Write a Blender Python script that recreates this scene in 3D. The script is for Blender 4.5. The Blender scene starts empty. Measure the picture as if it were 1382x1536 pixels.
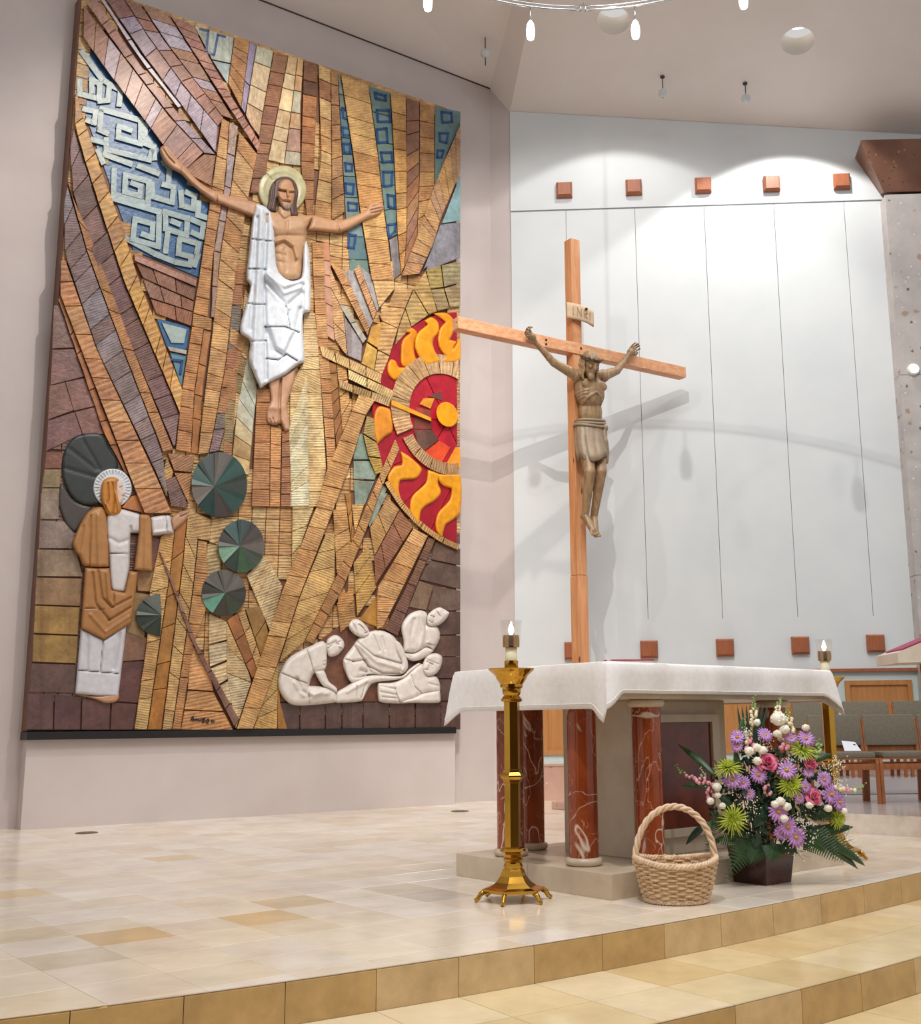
import bpy, bmesh, math, random
import numpy as np
from mathutils import Vector, Matrix, geometry
random.seed(7)
S = bpy.context.scene
COL = S.collection

# ------------------------------------------------------------------ camera
F, CX, CY, PITCH, ROLL, CAMH = 1645.0, 775.0, 768.0, 0.1909, -0.0102, 0.9
cp_, sp_ = math.cos(PITCH), math.sin(PITCH)
FWD = np.array([0, cp_, sp_]); _u = np.array([0, -sp_, cp_]); _r = np.array([1.0, 0, 0])
RT = math.cos(ROLL)*_r + math.sin(ROLL)*_u
UP = -math.sin(ROLL)*_r + math.cos(ROLL)*_u
CAM = np.array([0, 0, CAMH])
cd = bpy.data.cameras.new('camera'); cam = bpy.data.objects.new('camera', cd); COL.objects.link(cam)
cd.sensor_fit = 'HORIZONTAL'; cd.sensor_width = 36.0; cd.lens = F*36.0/1382.0
cd.shift_x = (691.0-CX)/1382.0; cd.clip_start = 0.05; cd.clip_end = 200
cam.matrix_world = Matrix(((RT[0], UP[0], -FWD[0], 0), (RT[1], UP[1], -FWD[1], 0), (RT[2], UP[2], -FWD[2], CAMH), (0, 0, 0, 1)))
S.camera = cam

# ------------------------------------------------------------------ light and exposure
S.view_settings.view_transform = 'Standard'; S.view_settings.look = 'None'
S.view_settings.gamma = 1.0; S.view_settings.use_curve_mapping = False
S.view_settings.exposure = 0.28
w = bpy.data.worlds.new('world'); S.world = w; w.use_nodes = True
bg = w.node_tree.nodes['Background']; bg.inputs[0].default_value = (1.0, 0.97, 0.95, 1); bg.inputs[1].default_value = 0.52
def spot(name, loc, tgt, power, ang=50, blend=0.3, col=(1, .96, .9), rad=.05):
    l = bpy.data.lights.new(name, 'SPOT'); l.energy = power; l.spot_size = math.radians(ang); l.spot_blend = blend
    l.color = col; l.shadow_soft_size = rad
    o = bpy.data.objects.new(name, l); COL.objects.link(o); o.location = loc
    o.rotation_euler = (Vector(tgt)-Vector(loc)).to_track_quat('-Z', 'Y').to_euler(); return o
def area(name, loc, tgt, power, sx, sy, col=(1, 1, 1)):
    l = bpy.data.lights.new(name, 'AREA'); l.shape = 'RECTANGLE'; l.size = sx; l.size_y = sy; l.energy = power; l.color = col
    o = bpy.data.objects.new(name, l); COL.objects.link(o); o.location = loc
    o.rotation_euler = (Vector(tgt)-Vector(loc)).to_track_quat('-Z', 'Y').to_euler(); return o
spot('key_spot', (0.1, 4.0, 9.15), (1.0, 13.0, 4.4), 1000, 50, .35, (1, .96, .90), .03)
spot('side_spot', (-3.2, 4.2, 9.3), (1.6, 13.4, 3.2), 330, 44, .4, (1, .93, .84), .04)
spot('mural_spot', (0.0, 7.2, 10.6), (-2.9, 11.4, 4.6), 900, 64, .6, (1, .92, .82), .08)
spot('mural_low_spot', (-0.4, 5.2, 8.0), (-2.2, 11.9, 2.2), 340, 50, .6, (1, .93, .84), .10)
spot('altar_spot', (-0.6, 2.2, 8.6), (0.3, 6.6, .3), 950, 66, .5, (1, .95, .88), .08)
spot('flower_spot', (2.8, 1.4, 8.6), (1.2, 6.4, .7), 420, 40, .5, (1, .95, .88), .08)
area('nave_skylight', (2.2, 4.6, 12.6), (-1.5, 11, 5.0), 430, 6.0, 4.5, (.9, .95, 1.0))

# ------------------------------------------------------------------ pixel helpers (photo is 1382x1536)
def ray(x, y): return FWD + RT*(x-CX)/F - UP*(y-CY)/F
def at_z(x, y, z=0.0):
    d = ray(x, y); return CAM + d*((z-CAMH)/d[2])
def at_y(x, y, Y):
    d = ray(x, y); return CAM + d*(Y/d[1])
def at_plane(x, y, p, n):
    d = ray(x, y); return CAM + d*(np.dot(p-CAM, n)/np.dot(d, n))
# ------------------------------------------------------------------ material helpers
def lin(h, a=1.0):
    h = h.lstrip('#'); v = [int(h[i:i+2], 16)/255 for i in (0, 2, 4)]
    return tuple(c/12.92 if c <= .04045 else ((c+.055)/1.055)**2.4 for c in v)+(a,)
class NT:
    def __init__(s, name):
        s.m = bpy.data.materials.new(name); s.m.use_nodes = True; s.t = s.m.node_tree; s.n = s.t.nodes
        s.b = s.n['Principled BSDF']
    def a(s, t, **k):
        nd = s.n.new(t)
        for q, v in k.items():
            if hasattr(nd, q) and q not in nd.inputs.keys(): setattr(nd, q, v)
        return nd
    def l(s, o, i): s.t.links.new(o, i)
    def noise(s, scale, detail=4, rough=.55, vec=None, dist=0):
        nd = s.n.new('ShaderNodeTexNoise'); nd.inputs['Scale'].default_value = scale; nd.inputs['Detail'].default_value = detail
        nd.inputs['Roughness'].default_value = rough; nd.inputs['Distortion'].default_value = dist
        if vec is not None: s.l(vec, nd.inputs['Vector'])
        return nd
    def ramp(s, fac, stops):
        r = s.n.new('ShaderNodeValToRGB'); e = r.color_ramp.elements
        while len(e) < len(stops): e.new(.5)
        for q, (p, c) in zip(e, stops): q.position = p; q.color = c if len(c) == 4 else tuple(c)+(1,)
        s.l(fac, r.inputs[0]); return r
    def mix(s, fac, a, b, mode='MIX'):
        m = s.n.new('ShaderNodeMix'); m.data_type = 'RGBA'; m.blend_type = mode
        for v, i in ((fac, 0), (a, 6), (b, 7)):
            if isinstance(v, (int, float)): m.inputs[i].default_value = v
            elif isinstance(v, tuple): m.inputs[i].default_value = v
            else: s.l(v, m.inputs[i])
        return m.outputs[2]
    def obj(s, scale=(1, 1, 1)):
        tc = s.n.new('ShaderNodeTexCoord'); mp = s.n.new('ShaderNodeMapping'); mp.inputs['Scale'].default_value = scale
        s.l(tc.outputs['Object'], mp.inputs[0]); return mp.outputs[0]
    def bump(s, h, strength=.3, dist=.01, normal=None):
        b = s.n.new('ShaderNodeBump'); b.inputs['Strength'].default_value = strength; b.inputs['Distance'].default_value = dist
        s.l(h, b.inputs['Height'])
        if normal is not None: s.l(normal, b.inputs['Normal'])
        s.l(b.outputs[0], s.b.inputs['Normal']); return b.outputs[0]
MATS = {}
def mat(name, c1, c2=None, rough=.6, metal=0.0, scale=6.0, bump=0.0, bscale=60.0, stretch=(1, 1, 1), spec=.5, lo=.35, hi=.65, detail=5, coat=0.0):
    if name in MATS: return MATS[name]
    t = NT(name); t.b.inputs['Roughness'].default_value = rough; t.b.inputs['Metallic'].default_value = metal
    t.b.inputs['Specular IOR Level'].default_value = spec; t.b.inputs['Coat Weight'].default_value = coat; t.b.inputs['Coat Roughness'].default_value = .1
    v = t.obj(stretch)
    n = t.noise(scale, detail, vec=v)
    c2 = c2 or c1
    r = t.ramp(n.outputs[0], [(lo, lin(c1)), (hi, lin(c2))]); t.l(r.outputs[0], t.b.inputs['Base Color'])
    if bump:
        n2 = t.noise(bscale, 3, vec=v); t.bump(n2.outputs[0], bump, .01)
    MATS[name] = t.m; return t.m
def wood(name, c1, c2, axis='z', scale=1.0, rough=.45, dark=None):
    if name in MATS: return MATS[name]
    t = NT(name); t.b.inputs['Roughness'].default_value = rough
    st = {'z': (9, 9, .7), 'x': (.7, 9, 9), 'y': (9, .7, 9)}[axis]
    v = t.obj(tuple(q*scale for q in st)); n = t.noise(2.2, 6, .6, v, .8)
    r = t.ramp(n.outputs[0], [(.3, lin(c1)), (.7, lin(c2))])
    c = r.outputs[0]
    if dark:
        v2 = t.obj(tuple(max(1.0, q**.55)*scale for q in st)); vo = t.n.new('ShaderNodeTexVoronoi'); vo.inputs['Scale'].default_value = 2.3; t.l(v2, vo.inputs['Vector'])
        k = t.ramp(vo.outputs['Distance'], [(.055, (1, 1, 1, 1)), (.11, (0, 0, 0, 1))])
        c = t.mix(k.outputs[0], c, lin(dark))
    t.l(c, t.b.inputs['Base Color']); t.bump(n.outputs[0], .12, .006)
    MATS[name] = t.m; return t.m
def attr_mat(name, rough=.5, mott=.25, scale=9.0, bump=.15, bscale=40, spec=.5, stretch=(1, 1, 1)):
    """base colour from the mesh's 'Col' attribute, mottled by noise"""
    if name in MATS: return MATS[name]
    t = NT(name); t.b.inputs['Roughness'].default_value = rough; t.b.inputs['Specular IOR Level'].default_value = spec
    a = t.n.new('ShaderNodeAttribute'); a.attribute_name = 'Col'
    v = t.obj(stretch); n = t.noise(scale, 6, .6, v)
    lo, hi = 1-mott, 1+mott*.55
    r = t.ramp(n.outputs[0], [(.3, (lo, lo*.97, lo*.94, 1)), (.7, (hi, hi, hi, 1))])
    c = t.mix(1.0, a.outputs['Color'], r.outputs[0], 'MULTIPLY'); t.l(c, t.b.inputs['Base Color'])
    if bump:
        n2 = t.noise(bscale, 4, .6, v); t.bump(n2.outputs[0], bump, .01)
    MATS[name] = t.m; return t.m
# ------------------------------------------------------------------ object helpers
WM = {}
def setk(o, label=None, cat=None, group=None, kind=None):
    if label: o['label'] = label
    if cat: o['category'] = cat
    if group: o['group'] = group
    if kind: o['kind'] = kind
    return o
def thing(name, label, cat, loc=(0, 0, 0), rz=0.0, group=None, kind=None):
    o = bpy.data.objects.new(name, None); COL.objects.link(o); o.empty_display_size = .1
    o.location = loc; o.rotation_euler = (0, 0, rz)
    WM[o.name] = Matrix.Translation(Vector(loc)) @ Matrix.Rotation(rz, 4, 'Z')
    return setk(o, label, cat, group, kind)
def root_m(p):
    while p is not None and p.name not in WM: p = p.parent
    return WM[p.name] if p is not None else Matrix()
def me_obj(name, verts, faces, m, parent=None, smooth=False, local=False, cols=None, uvs=None, edges=()):
    """one mesh object. verts in world space unless local; cols per face; uvs per loop"""
    V = [Vector(v) for v in verts]
    if parent is not None and not local:
        inv = root_m(parent).inverted(); V = [inv @ v for v in V]
    me = bpy.data.meshes.new(name); me.from_pydata([tuple(v) for v in V], list(edges), [tuple(f) for f in faces]); me.update()
    if m is not None: me.materials.append(m)
    if cols is not None:
        ca = me.color_attributes.new('Col', 'FLOAT_COLOR', 'CORNER'); buf = np.empty((len(me.loops), 4), np.float32)
        for p, c in zip(me.polygons, cols): buf[p.loop_start:p.loop_start+p.loop_total] = c
        ca.data.foreach_set('color', buf.ravel())
    if uvs is not None:
        uv = me.uv_layers.new(name='UVMap'); uv.data.foreach_set('uv', np.asarray(uvs, np.float32).ravel())
    if smooth: me.polygons.foreach_set('use_smooth', [True]*len(me.polygons))
    o = bpy.data.objects.new(name, me); COL.objects.link(o)
    if parent is not None: o.parent = parent
    return o
class MB:
    """collects shapes, builds ONE mesh"""
    def __init__(s): s.v = []; s.f = []
    def add(s, v, f):
        n = len(s.v); s.v += [tuple(q) for q in v]; s.f += [tuple(i+n for i in q) for q in f]; return s
    def box(s, c, d, rz=0.0, bev=0.0):
        x, y, z = (q/2 for q in d); M = Matrix.Translation(Vector(c)) @ Matrix.Rotation(rz, 4, 'Z')
        if not bev:
            P = [(-x, -y, -z), (x, -y, -z), (x, y, -z), (-x, y, -z), (-x, -y, z), (x, -y, z), (x, y, z), (-x, y, z)]
            return s.add([M @ Vector(p) for p in P], [(3, 2, 1, 0), (4, 5, 6, 7), (0, 1, 5, 4), (1, 2, 6, 5), (2, 3, 7, 6), (3, 0, 4, 7)])
        bm = bmesh.new(); bmesh.ops.create_cube(bm, size=1.0)
        bmesh.ops.scale(bm, vec=(2*x, 2*y, 2*z), verts=bm.verts)
        bmesh.ops.bevel(bm, geom=bm.edges[:], offset=bev, segments=2, affect='EDGES', profile=.6)
        bm.verts.index_update()
        s.add([M @ q.co for q in bm.verts], [tuple(q.index for q in f.verts) for f in bm.faces]); bm.free(); return s
    def prism(s, poly, z0, z1):
        n = len(poly); P = [(x, y, z0) for x, y in poly]+[(x, y, z1) for x, y in poly]
        return s.add(P, [tuple(range(n-1, -1, -1)), tuple(range(n, 2*n))]+[(i, (i+1) % n, (i+1) % n+n, i+n) for i in range(n)])
    def lathe(s, prof, c=(0, 0, 0), n=24, M=None, off=0.0, cap=True, sx=1, sy=1):
        V = []; Fc = []
        for r, z in prof:
            for k in range(n):
                a = off+2*math.pi*k/n; p = Vector((r*math.cos(a)*sx, r*math.sin(a)*sy, z))
                p = (M @ p) if M else p; V.append(p+Vector(c))
        for i in range(len(prof)-1):
            for k in range(n): Fc.append((i*n+k, i*n+(k+1) % n, (i+1)*n+(k+1) % n, (i+1)*n+k))
        if cap: Fc += [tuple(range(n-1, -1, -1)), tuple(range((len(prof)-1)*n, len(prof)*n))]
        return s.add(V, Fc)
    def tube(s, pts, r, n=8, closed=False, cap=True):
        P = [Vector(p) for p in pts]; m = len(P); R = r if hasattr(r, '__len__') else [r]*m
        V = []; Fc = []; up = None
        for i in range(m):
            a = P[i-1] if (i > 0 or closed) else P[i]; b = P[(i+1) % m] if (i < m-1 or closed) else P[i]
            t = (b-a).normalized()
            if up is None:
                up = t.orthogonal().normalized()
            up = (up-t*up.dot(t)).normalized(); q = t.cross(up)
            for k in range(n):
                an = 2*math.pi*k/n; V.append(P[i]+(up*math.cos(an)+q*math.sin(an))*R[i])
        for i in range(m if closed else m-1):
            j = (i+1) % m
            for k in range(n): Fc.append((i*n+k, i*n+(k+1) % n, j*n+(k+1) % n, j*n+k))
        if cap and not closed: Fc += [tuple(range(n-1, -1, -1)), tuple(range((m-1)*n, m*n))]
        return s.add(V, Fc)
    def ball(s, c, r, n=12, m=8, M=None):
        rr = r if hasattr(r, '__len__') else (r, r, r); V = [(0, 0, -1)]
        for i in range(1, m):
            a = math.pi*(i/m-.5)
            for k in range(n): b = 2*math.pi*k/n; V.append((math.cos(a)*math.cos(b), math.cos(a)*math.sin(b), math.sin(a)))
        V.append((0, 0, 1)); Fc = [(0, 1+(k+1) % n, 1+k) for k in range(n)]
        for i in range(m-2):
            for k in range(n): Fc.append((1+i*n+k, 1+i*n+(k+1) % n, 1+(i+1)*n+(k+1) % n, 1+(i+1)*n+k))
        L = len(V)-1; Fc += [(L, 1+(m-2)*n+k, 1+(m-2)*n+(k+1) % n) for k in range(n)]
        M = M or Matrix(); return s.add([Vector(c)+M @ Vector((v[0]*rr[0], v[1]*rr[1], v[2]*rr[2])) for v in V], Fc)
    def build(s, name, m, parent=None, smooth=False, local=False):
        return me_obj(name, s.v, s.f, m, parent, smooth, local)
def smooth_angle(o, deg=35):
    """smooth shading with sharp edges"""
    me = o.data; bm = bmesh.new(); bm.from_mesh(me)
    for f in bm.faces: f.smooth = True
    for e in bm.edges:
        if len(e.link_faces) == 2 and e.calc_face_angle(0) > math.radians(deg): e.smooth = False
    bm.to_mesh(me); bm.free(); return o
def copy_tree(o, parent=None):
    c = o.copy(); COL.objects.link(c); c.parent = parent
    for ch in list(o.children): copy_tree(ch, c)
    return c
# ================================================================== THE SETTING
V3 = lambda p: Vector((float(p[0]), float(p[1]), float(p[2])))
paint_warm = mat('paint_warm', 'C2B6B3', 'C7BCB9', .75, scale=2.0, bump=.06, bscale=90)
paint_white = mat('paint_white', 'D0D5D8', 'D6DADC', .7, scale=1.6, bump=.03, bscale=90)
paint_ceil = mat('paint_ceiling', 'E6DEDA', 'EAE3DF', .85, scale=1.2, bump=.08, bscale=120)
paint_green = mat('paint_pale_green', 'C3D0CE', 'C8D5D2', .6, scale=2)
shadow_line_rose = mat('shadow_line_rose', '4A3F3C', '4A3F3C', .8)  # brown of the painted shadow line and of the ceiling roses
def terrazzo(name, base, spots, rough=.35, sc=14):
    t = NT(name); t.b.inputs['Roughness'].default_value = rough
    v = t.obj(); n = t.noise(3.0, 5, .6, v); c = t.ramp(n.outputs[0], [(.35, lin(base[0])), (.65, lin(base[1]))]).outputs[0]
    for i, (s, col, th) in enumerate(spots):
        vo = t.n.new('ShaderNodeTexVoronoi'); vo.inputs['Scale'].default_value = s*sc/14; t.l(v, vo.inputs['Vector'])
        n2 = t.noise(s*1.7, 3, .7, v); ad = t.n.new('ShaderNodeMath'); ad.operation = 'MULTIPLY_ADD'; ad.inputs[1].default_value = .5; t.l(n2.outputs[0], ad.inputs[0]); t.l(vo.outputs['Distance'], ad.inputs[2])
        k = t.ramp(ad.outputs[0], [(th, (1, 1, 1, 1)), (th+.07, (0, 0, 0, 1))]); c = t.mix(k.outputs[0], c, lin(col))
    t.l(c, t.b.inputs['Base Color']); MATS[name] = t.m; return t.m
pillar_stone = terrazzo('pillar_terrazzo', ('A9A3A2', 'BDB6B2'), [(7, '6B5A50', .33), (11, 'D2CCC6', .33), (4, 'A08876', .33)], .5)
brown_stone = terrazzo('brown_terrazzo', ('6E4A3A', '7E5846'), [(8, '9A7258', .34), (12, '4E3024', .34)], .45)
base_stone = terrazzo('pink_terrazzo', ('B99384', 'C7A393'), [(9, 'DCC6B8', .36), (13, '8C6656', .33)], .3)
floor_mat = attr_mat('marble_floor', .17, .13, 3.5, .0)
riser_mat = attr_mat('marble_riser', .3, .22, 7.0, .05, 60)
grout = mat('grout', 'A8926E', 'A8926E', .9)
oak = wood('oak', 'A9713F', 'BF8750', 'z', 1.0, .4)
oak_red = wood('oak_reddish', '8E5033', 'A7643F', 'z', 2.0, .4)
white_plastic = mat('white_plastic', 'E6E6E4', 'E6E6E4', .35)
def emit(name, col, st):
    t = NT(name); t.b.inputs['Base Color'].default_value = lin(col); t.b.inputs['Emission Color'].default_value = lin(col); t.b.inputs['Emission Strength'].default_value = st
    MATS[name] = t.m; return t.m
lamp_glow = emit('lamp_glow', 'FFF8EE', 5.0)
can_glow = emit('recessed_glow', 'FFFAF2', 3.0)
steel = mat('satin_steel', 'C8CACD', 'C8CACD', .22, 1.0)

# --- mural wall frame of reference
AL = math.radians(35.5); LP = np.array([-4.5, 10.31, 0.0])
LU = np.array([math.cos(AL), math.sin(AL), 0]); LN = np.array([math.sin(AL), -math.cos(AL), 0])
AB = math.radians(-2.6); BP = np.array([0, 13.5, 0.0]); BU = np.array([math.cos(AB), math.sin(AB), 0]); BN = np.array([math.sin(AB), -math.cos(AB), 0])
WOFF = -.2
def Lw(u, z, off=0.0): return LP+LU*u+LN*off+np.array([0, 0, z])
def onL(x, y, off=0.0): return at_plane(x, y, LP+LN*off, LN)
def onB(x, y, off=0.0): return at_plane(x, y, BP+BN*off, BN)
def Bw(s, z, off=0.0): return BP+BU*s+BN*off+np.array([0, 0, z])
def sB(x, y, off=0.0): p = onB(x, y, off); return float(np.dot(p-BP, BU)), float(p[2])

K = onL(735, 133, WOFF); uK = float(np.dot(K-LP, LU)); zK = float(K[2])
Cn = onB(765, 168); zC = float(Cn[2]); Rt = onB(1382, 203)
# mural wall, facet, back wall
o = me_obj('wall_left', [Lw(-4, -.05, WOFF), Lw(uK, -.05, WOFF), Lw(uK, zK, WOFF), Lw(-4, zK-.02, WOFF), Lw(-4, -.05, WOFF-.3), Lw(uK, -.05, WOFF-.3), Lw(uK, zK, WOFF-.3), Lw(-4, zK-.02, WOFF-.3)],
           [(0, 1, 2, 3), (7, 6, 5, 4), (3, 2, 6, 7), (0, 4, 5, 1), (0, 3, 7, 4), (1, 5, 6, 2)], paint_warm); setk(o, 'tall pinkish grey wall behind the mosaic mural', 'wall', kind='structure')
kx, ky = Lw(uK, 0, WOFF)[:2]
def facet(p, q, za, zb, off=.25):
    p = np.array(p); q = np.array(q); d = (q-p)/np.linalg.norm(q-p); n = np.array([d[1], -d[0]])*-off
    P = [p, q, q+n, p+n]; V = [(a[0], a[1], -.05) for a in P]+[(P[0][0], P[0][1], za), (P[1][0], P[1][1], zb), (P[2][0], P[2][1], zb), (P[3][0], P[3][1], za)]
    return V, [(0, 1, 5, 4), (1, 2, 6, 5), (2, 3, 7, 6), (3, 0, 4, 7), (4, 5, 6, 7), (3, 2, 1, 0)]
v_, f_ = facet((kx, ky), (Cn[0], Cn[1]), zK, zC)
setk(me_obj('wall_corner', v_, f_, paint_warm), 'narrow pinkish grey wall strip between mural wall and white wall', 'wall', kind='structure')
sR = 9.0; zR = zC+(float(Rt[2])-zC)*(sR-float(np.dot(Cn-BP, BU)))/float(np.dot(Rt-Cn, BU)); s0 = float(np.dot(Cn-BP, BU))
wb = me_obj('wall_back', [Bw(s0, -.05), Bw(sR, -.05), Bw(sR, zR), Bw(s0, zC), Bw(s0, -.05, -.3), Bw(sR, -.05, -.3), Bw(sR, zR, -.3), Bw(s0, zC, -.3)],
            [(0, 1, 2, 3), (7, 6, 5, 4), (3, 2, 6, 7), (0, 4, 5, 1), (0, 3, 7, 4), (1, 5, 6, 2)], mat('wall_gap_grey', '9EA2A2', '9EA2A2', .8))
setk(wb, 'white panelled wall behind the wooden crucifix', 'wall', kind='structure'); WM[wb.name] = Matrix()
# lower wall block that carries the mural
MU0, MU1 = -.03, 4.62
o = me_obj('wall_block', [Lw(a, z, f) for f in (0, WOFF) for a, z in ((MU0, -.02), (MU1, -.02), (MU1, .80), (MU0, .80))], [(0, 1, 2, 3), (7, 6, 5, 4), (0, 4, 5, 1), (1, 5, 6, 2), (2, 6, 7, 3), (3, 7, 4, 0)], paint_warm)
setk(o, 'low pinkish grey wall ledge beneath the mosaic mural', 'wall', kind='structure')
# raised dark strip painted as the shadow line atop the mural wall
me_obj_t = MB().add([Lw(-4, zK-.03, WOFF+.012), Lw(uK, zK-.01, WOFF+.012), Lw(uK, zK+.01, WOFF+.012), Lw(-4, zK-.01, WOFF+.012), Lw(-4, zK-.03, WOFF), Lw(uK, zK-.01, WOFF), Lw(uK, zK+.01, WOFF), Lw(-4, zK-.01, WOFF)],
                    [(0, 1, 2, 3), (0, 4, 5, 1), (2, 6, 7, 3), (1, 5, 6, 2), (3, 7, 4, 0)]).build('shadow_line_1', shadow_line_rose)
setk(me_obj_t, 'dark thin painted shadow line where mural wall meets ceiling', 'shadow line', kind='structure')
# back wall panels (proud of the wall so the gaps between are recessed)
def slab(name, s_a, s_b, za, zb, off, m, parent, za2=None, zb2=None, off0=0.0):
    zb2 = zb if zb2 is None else zb2
    P = [(s_a, za), (s_b, za), (s_b, zb2), (s_a, zb)]
    return me_obj(name, [Bw(a, z, off) for a, z in P]+[Bw(a, z, off0) for a, z in P], [(0, 1, 2, 3), (0, 4, 5, 1), (1, 5, 6, 2), (2, 6, 7, 3), (3, 7, 4, 0)], m, parent)
zg = 7.55; zl = 2.14; zm = 1.5
cuts = [s0]+[sB((849, 955, 1070, 1180, 1288)[i], (318, 600, 620, 620, 620)[i])[0] for i in range(5)]
per = (cuts[-1]-cuts[1])/4; cuts = [s0]+[cuts[1]+per*i for i in range(5)]+[cuts[1]+per*5, cuts[1]+per*6]
for a, b in zip(cuts, cuts[1:]):
    slab('panel', a+.0035, b-.0035, zl, zg-.012, .02, paint_white, wb)
slab('upper_panel', s0, sR, zg+.012, zC, .02, paint_white, wb, zb2=zR)
slab('lower_panel', s0, cuts[-1], zm, zl, .02, paint_white, wb)
slab('wainscot', s0, sR, .42, zm, .01, paint_green, wb)
MB().add([Bw(a, z, f) for f in (.07, 0) for a, z in ((s0, zm-.025), (sR, zm-.025), (sR, zm+.012), (s0, zm+.012))], [(0, 1, 2, 3), (0, 4, 5, 1), (2, 6, 7, 3), (1, 5, 6, 2), (3, 7, 4, 0)]).build('rail', oak_red, wb)
i = 0
while s0+i*.92 < sR: slab('base_slab', s0+i*.92+.002, s0+(i+1)*.92-.002, -.02, .40, .04, base_stone, wb); i += 1
slab('base_cap', s0, sR, .40, .425, .05, base_stone, wb)
a0 = sB(815, 1090)[0]
for i in range(5):
    x0 = a0+per*i; x1 = x0+.79; z0, z1 = .535, 1.37
    p = slab('wood_panel', x0+.05, x1-.05, z0+.05, z1-.05, .02, oak, wb, off0=.01)
    for (q0, q1, y0, y1) in ((x0, x0+.055, z0, z1), (x1-.055, x1, z0, z1), (x0+.055, x1-.055, z0, z0+.055), (x0+.055, x1-.055, z1-.055, z1)):
        slab('frame_rail', q0, q1, y0, y1, .045, oak, p, off0=.01)
# wood blocks
def wood_block(x, y, label, w_=.105, d=.075):
    s, z = sB(x, y, .05); t = thing('wood_block', label, 'wood block', tuple(Bw(s, z, .02)), group='square wood blocks on the white wall')
    P = [(-w_, -w_), (w_, -w_), (w_, w_), (-w_, w_)]; k = .8
    b = [Bw(s+a, z+c, .021) for a, c in P]+[Bw(s+a, z+c, .021+d*.6) for a, c in P]+[Bw(s+a*k, z+c*k, .021+d) for a, c in P]
    me_obj('body', b, [(0, 1, 5, 4), (1, 2, 6, 5), (2, 3, 7, 6), (3, 0, 4, 7)]+[(4, 5, 9, 8), (5, 6, 10, 9), (6, 7, 11, 10), (7, 4, 8, 11)]+[(3, 2, 1, 0)], oak_red, t)
    k2 = k*.985
    me_obj('face', [Bw(s+a*k2, z+c*k2, .021+d-.002) for a, c in P]+[Bw(s+a*k2, z+c*k2, .021+d+.003) for a, c in P], [(0, 1, 5, 4), (1, 2, 6, 5), (2, 3, 7, 6), (3, 0, 4, 7), (4, 5, 6, 7)], oak_red, t)
nth = ['leftmost', 'second from the left', 'middle', 'second from the right', 'rightmost']
for i, (x, y) in enumerate([(846.6, 285), (950.8, 281), (1055, 278), (1158, 275.5), (1263, 272)]): wood_block(x, y, 'small square wood block, %s in the upper row on white wall' % nth[i])
for i, (x, y) in enumerate([(860, 976), (974, 974), (1088, 971.5), (1201, 968), (1314, 965)]): wood_block(x, y, 'small square wood block, %s in the lower row above the altar' % nth[i])
# pillar and lintel
pz = 7.66
MB().add([Bw(s, z, f) for f in (.30, 0) for s, z in ((4.84, -.02), (8, -.02), (8, pz), (4.84, pz))], [(0, 1, 2, 3), (0, 4, 5, 1), (2, 6, 7, 3), (1, 5, 6, 2), (3, 7, 4, 0)])
pl = thing('pillar', 'grey speckled stone pillar beside the white wall', 'pillar', tuple(Bw(4.8, 0)), kind='structure')
q0 = sB(1328, 290, .25)[0]
def pbox(name, sa, sb, za, zb, f0, f1, m, par):
    return me_obj(name, [Bw(s, z, f) for f in (f1, f0) for s, z in ((sa, za), (sb, za), (sb, zb), (sa, zb))], [(0, 1, 2, 3), (7, 6, 5, 4), (0, 4, 5, 1), (1, 5, 6, 2), (2, 6, 7, 3), (3, 7, 4, 0)], m, par)
zz = [-.02, 2.6, 5.1, sB(1340, 288, .25)[1]-.03]
for a, b in zip(zz, zz[1:]): pbox('stone_slab', q0, q0+3, a+.003, b-.003, .02, .25, pillar_stone, pl)
A, A2 = onB(1292, 210, .5), onB(1460, 206, .5); Bq, B2 = onB(1326, 288, .27), onB(1460, 285, .27); Cc, C2 = onB(1283, 237, .02), onB(1460, 232, .02); Dd, D2 = onB(1321, 292, .02), onB(1460, 290, .02)
setk(me_obj('lintel', [A, A2, Bq, B2, Cc, C2, Dd, D2], [(0, 2, 3, 1), (0, 4, 6, 2), (0, 1, 5, 4), (2, 6, 7, 3), (1, 3, 7, 5)], brown_stone), 'brown speckled stone lintel above the grey pillar', 'lintel', kind='structure')
c = onB(1370, 555, .25); t = thing('wall_lamp', 'small round white lamp on the grey stone pillar', 'lamp', tuple(c))
M_ = Matrix.Rotation(AB, 4, 'Z') @ Matrix.Rotation(math.pi/2, 4, 'X')
MB().lathe([(.075, -.01), (.075, .03), (.06, .05)], c, 24, M_).build('rim', white_plastic, t)
MB().lathe([(.055, .04), (.055, .052), (.03, .06)], c, 24, M_).build('lens', lamp_glow, t)

# ceiling with real holes for the recessed lights
Q = at_y(770, 0, 12.2); vv = (Q-K); vv = vv*3.6
def plane_frame(o_, a, b):
    e1 = a/np.linalg.norm(a); n = np.cross(e1, b); n /= np.linalg.norm(n); e2 = np.cross(n, e1); return o_, e1, e2, n
Lf = Lw(-4, zK-.02, WOFF); RTp = Bw(sR, zR)
ceil = thing('ceiling', 'sloping off-white ceiling above the sanctuary', 'ceiling', tuple(K), kind='structure')
og, e1, e2, nn = plane_frame(Cn, RTp-Cn, vv)
if nn[2] > 0: nn = -nn
holes = []
def on_ceiling(x, y): return at_plane(x, y, og, nn)
KV = K+vv; KV = KV-nn*np.dot(KV-og, nn)
me_obj('ceiling_panel', [Lf, K, KV, Lf+vv], [(3, 2, 1, 0)], paint_ceil, ceil); me_obj('ceiling_panel', [K, Cn, KV], [(2, 1, 0)], paint_ceil, ceil)
bd = [Cn, RTp, RTp+vv, KV]; to2 = lambda p: Vector((float(np.dot(p-og, e1)), float(np.dot(p-og, e2))))
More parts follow.
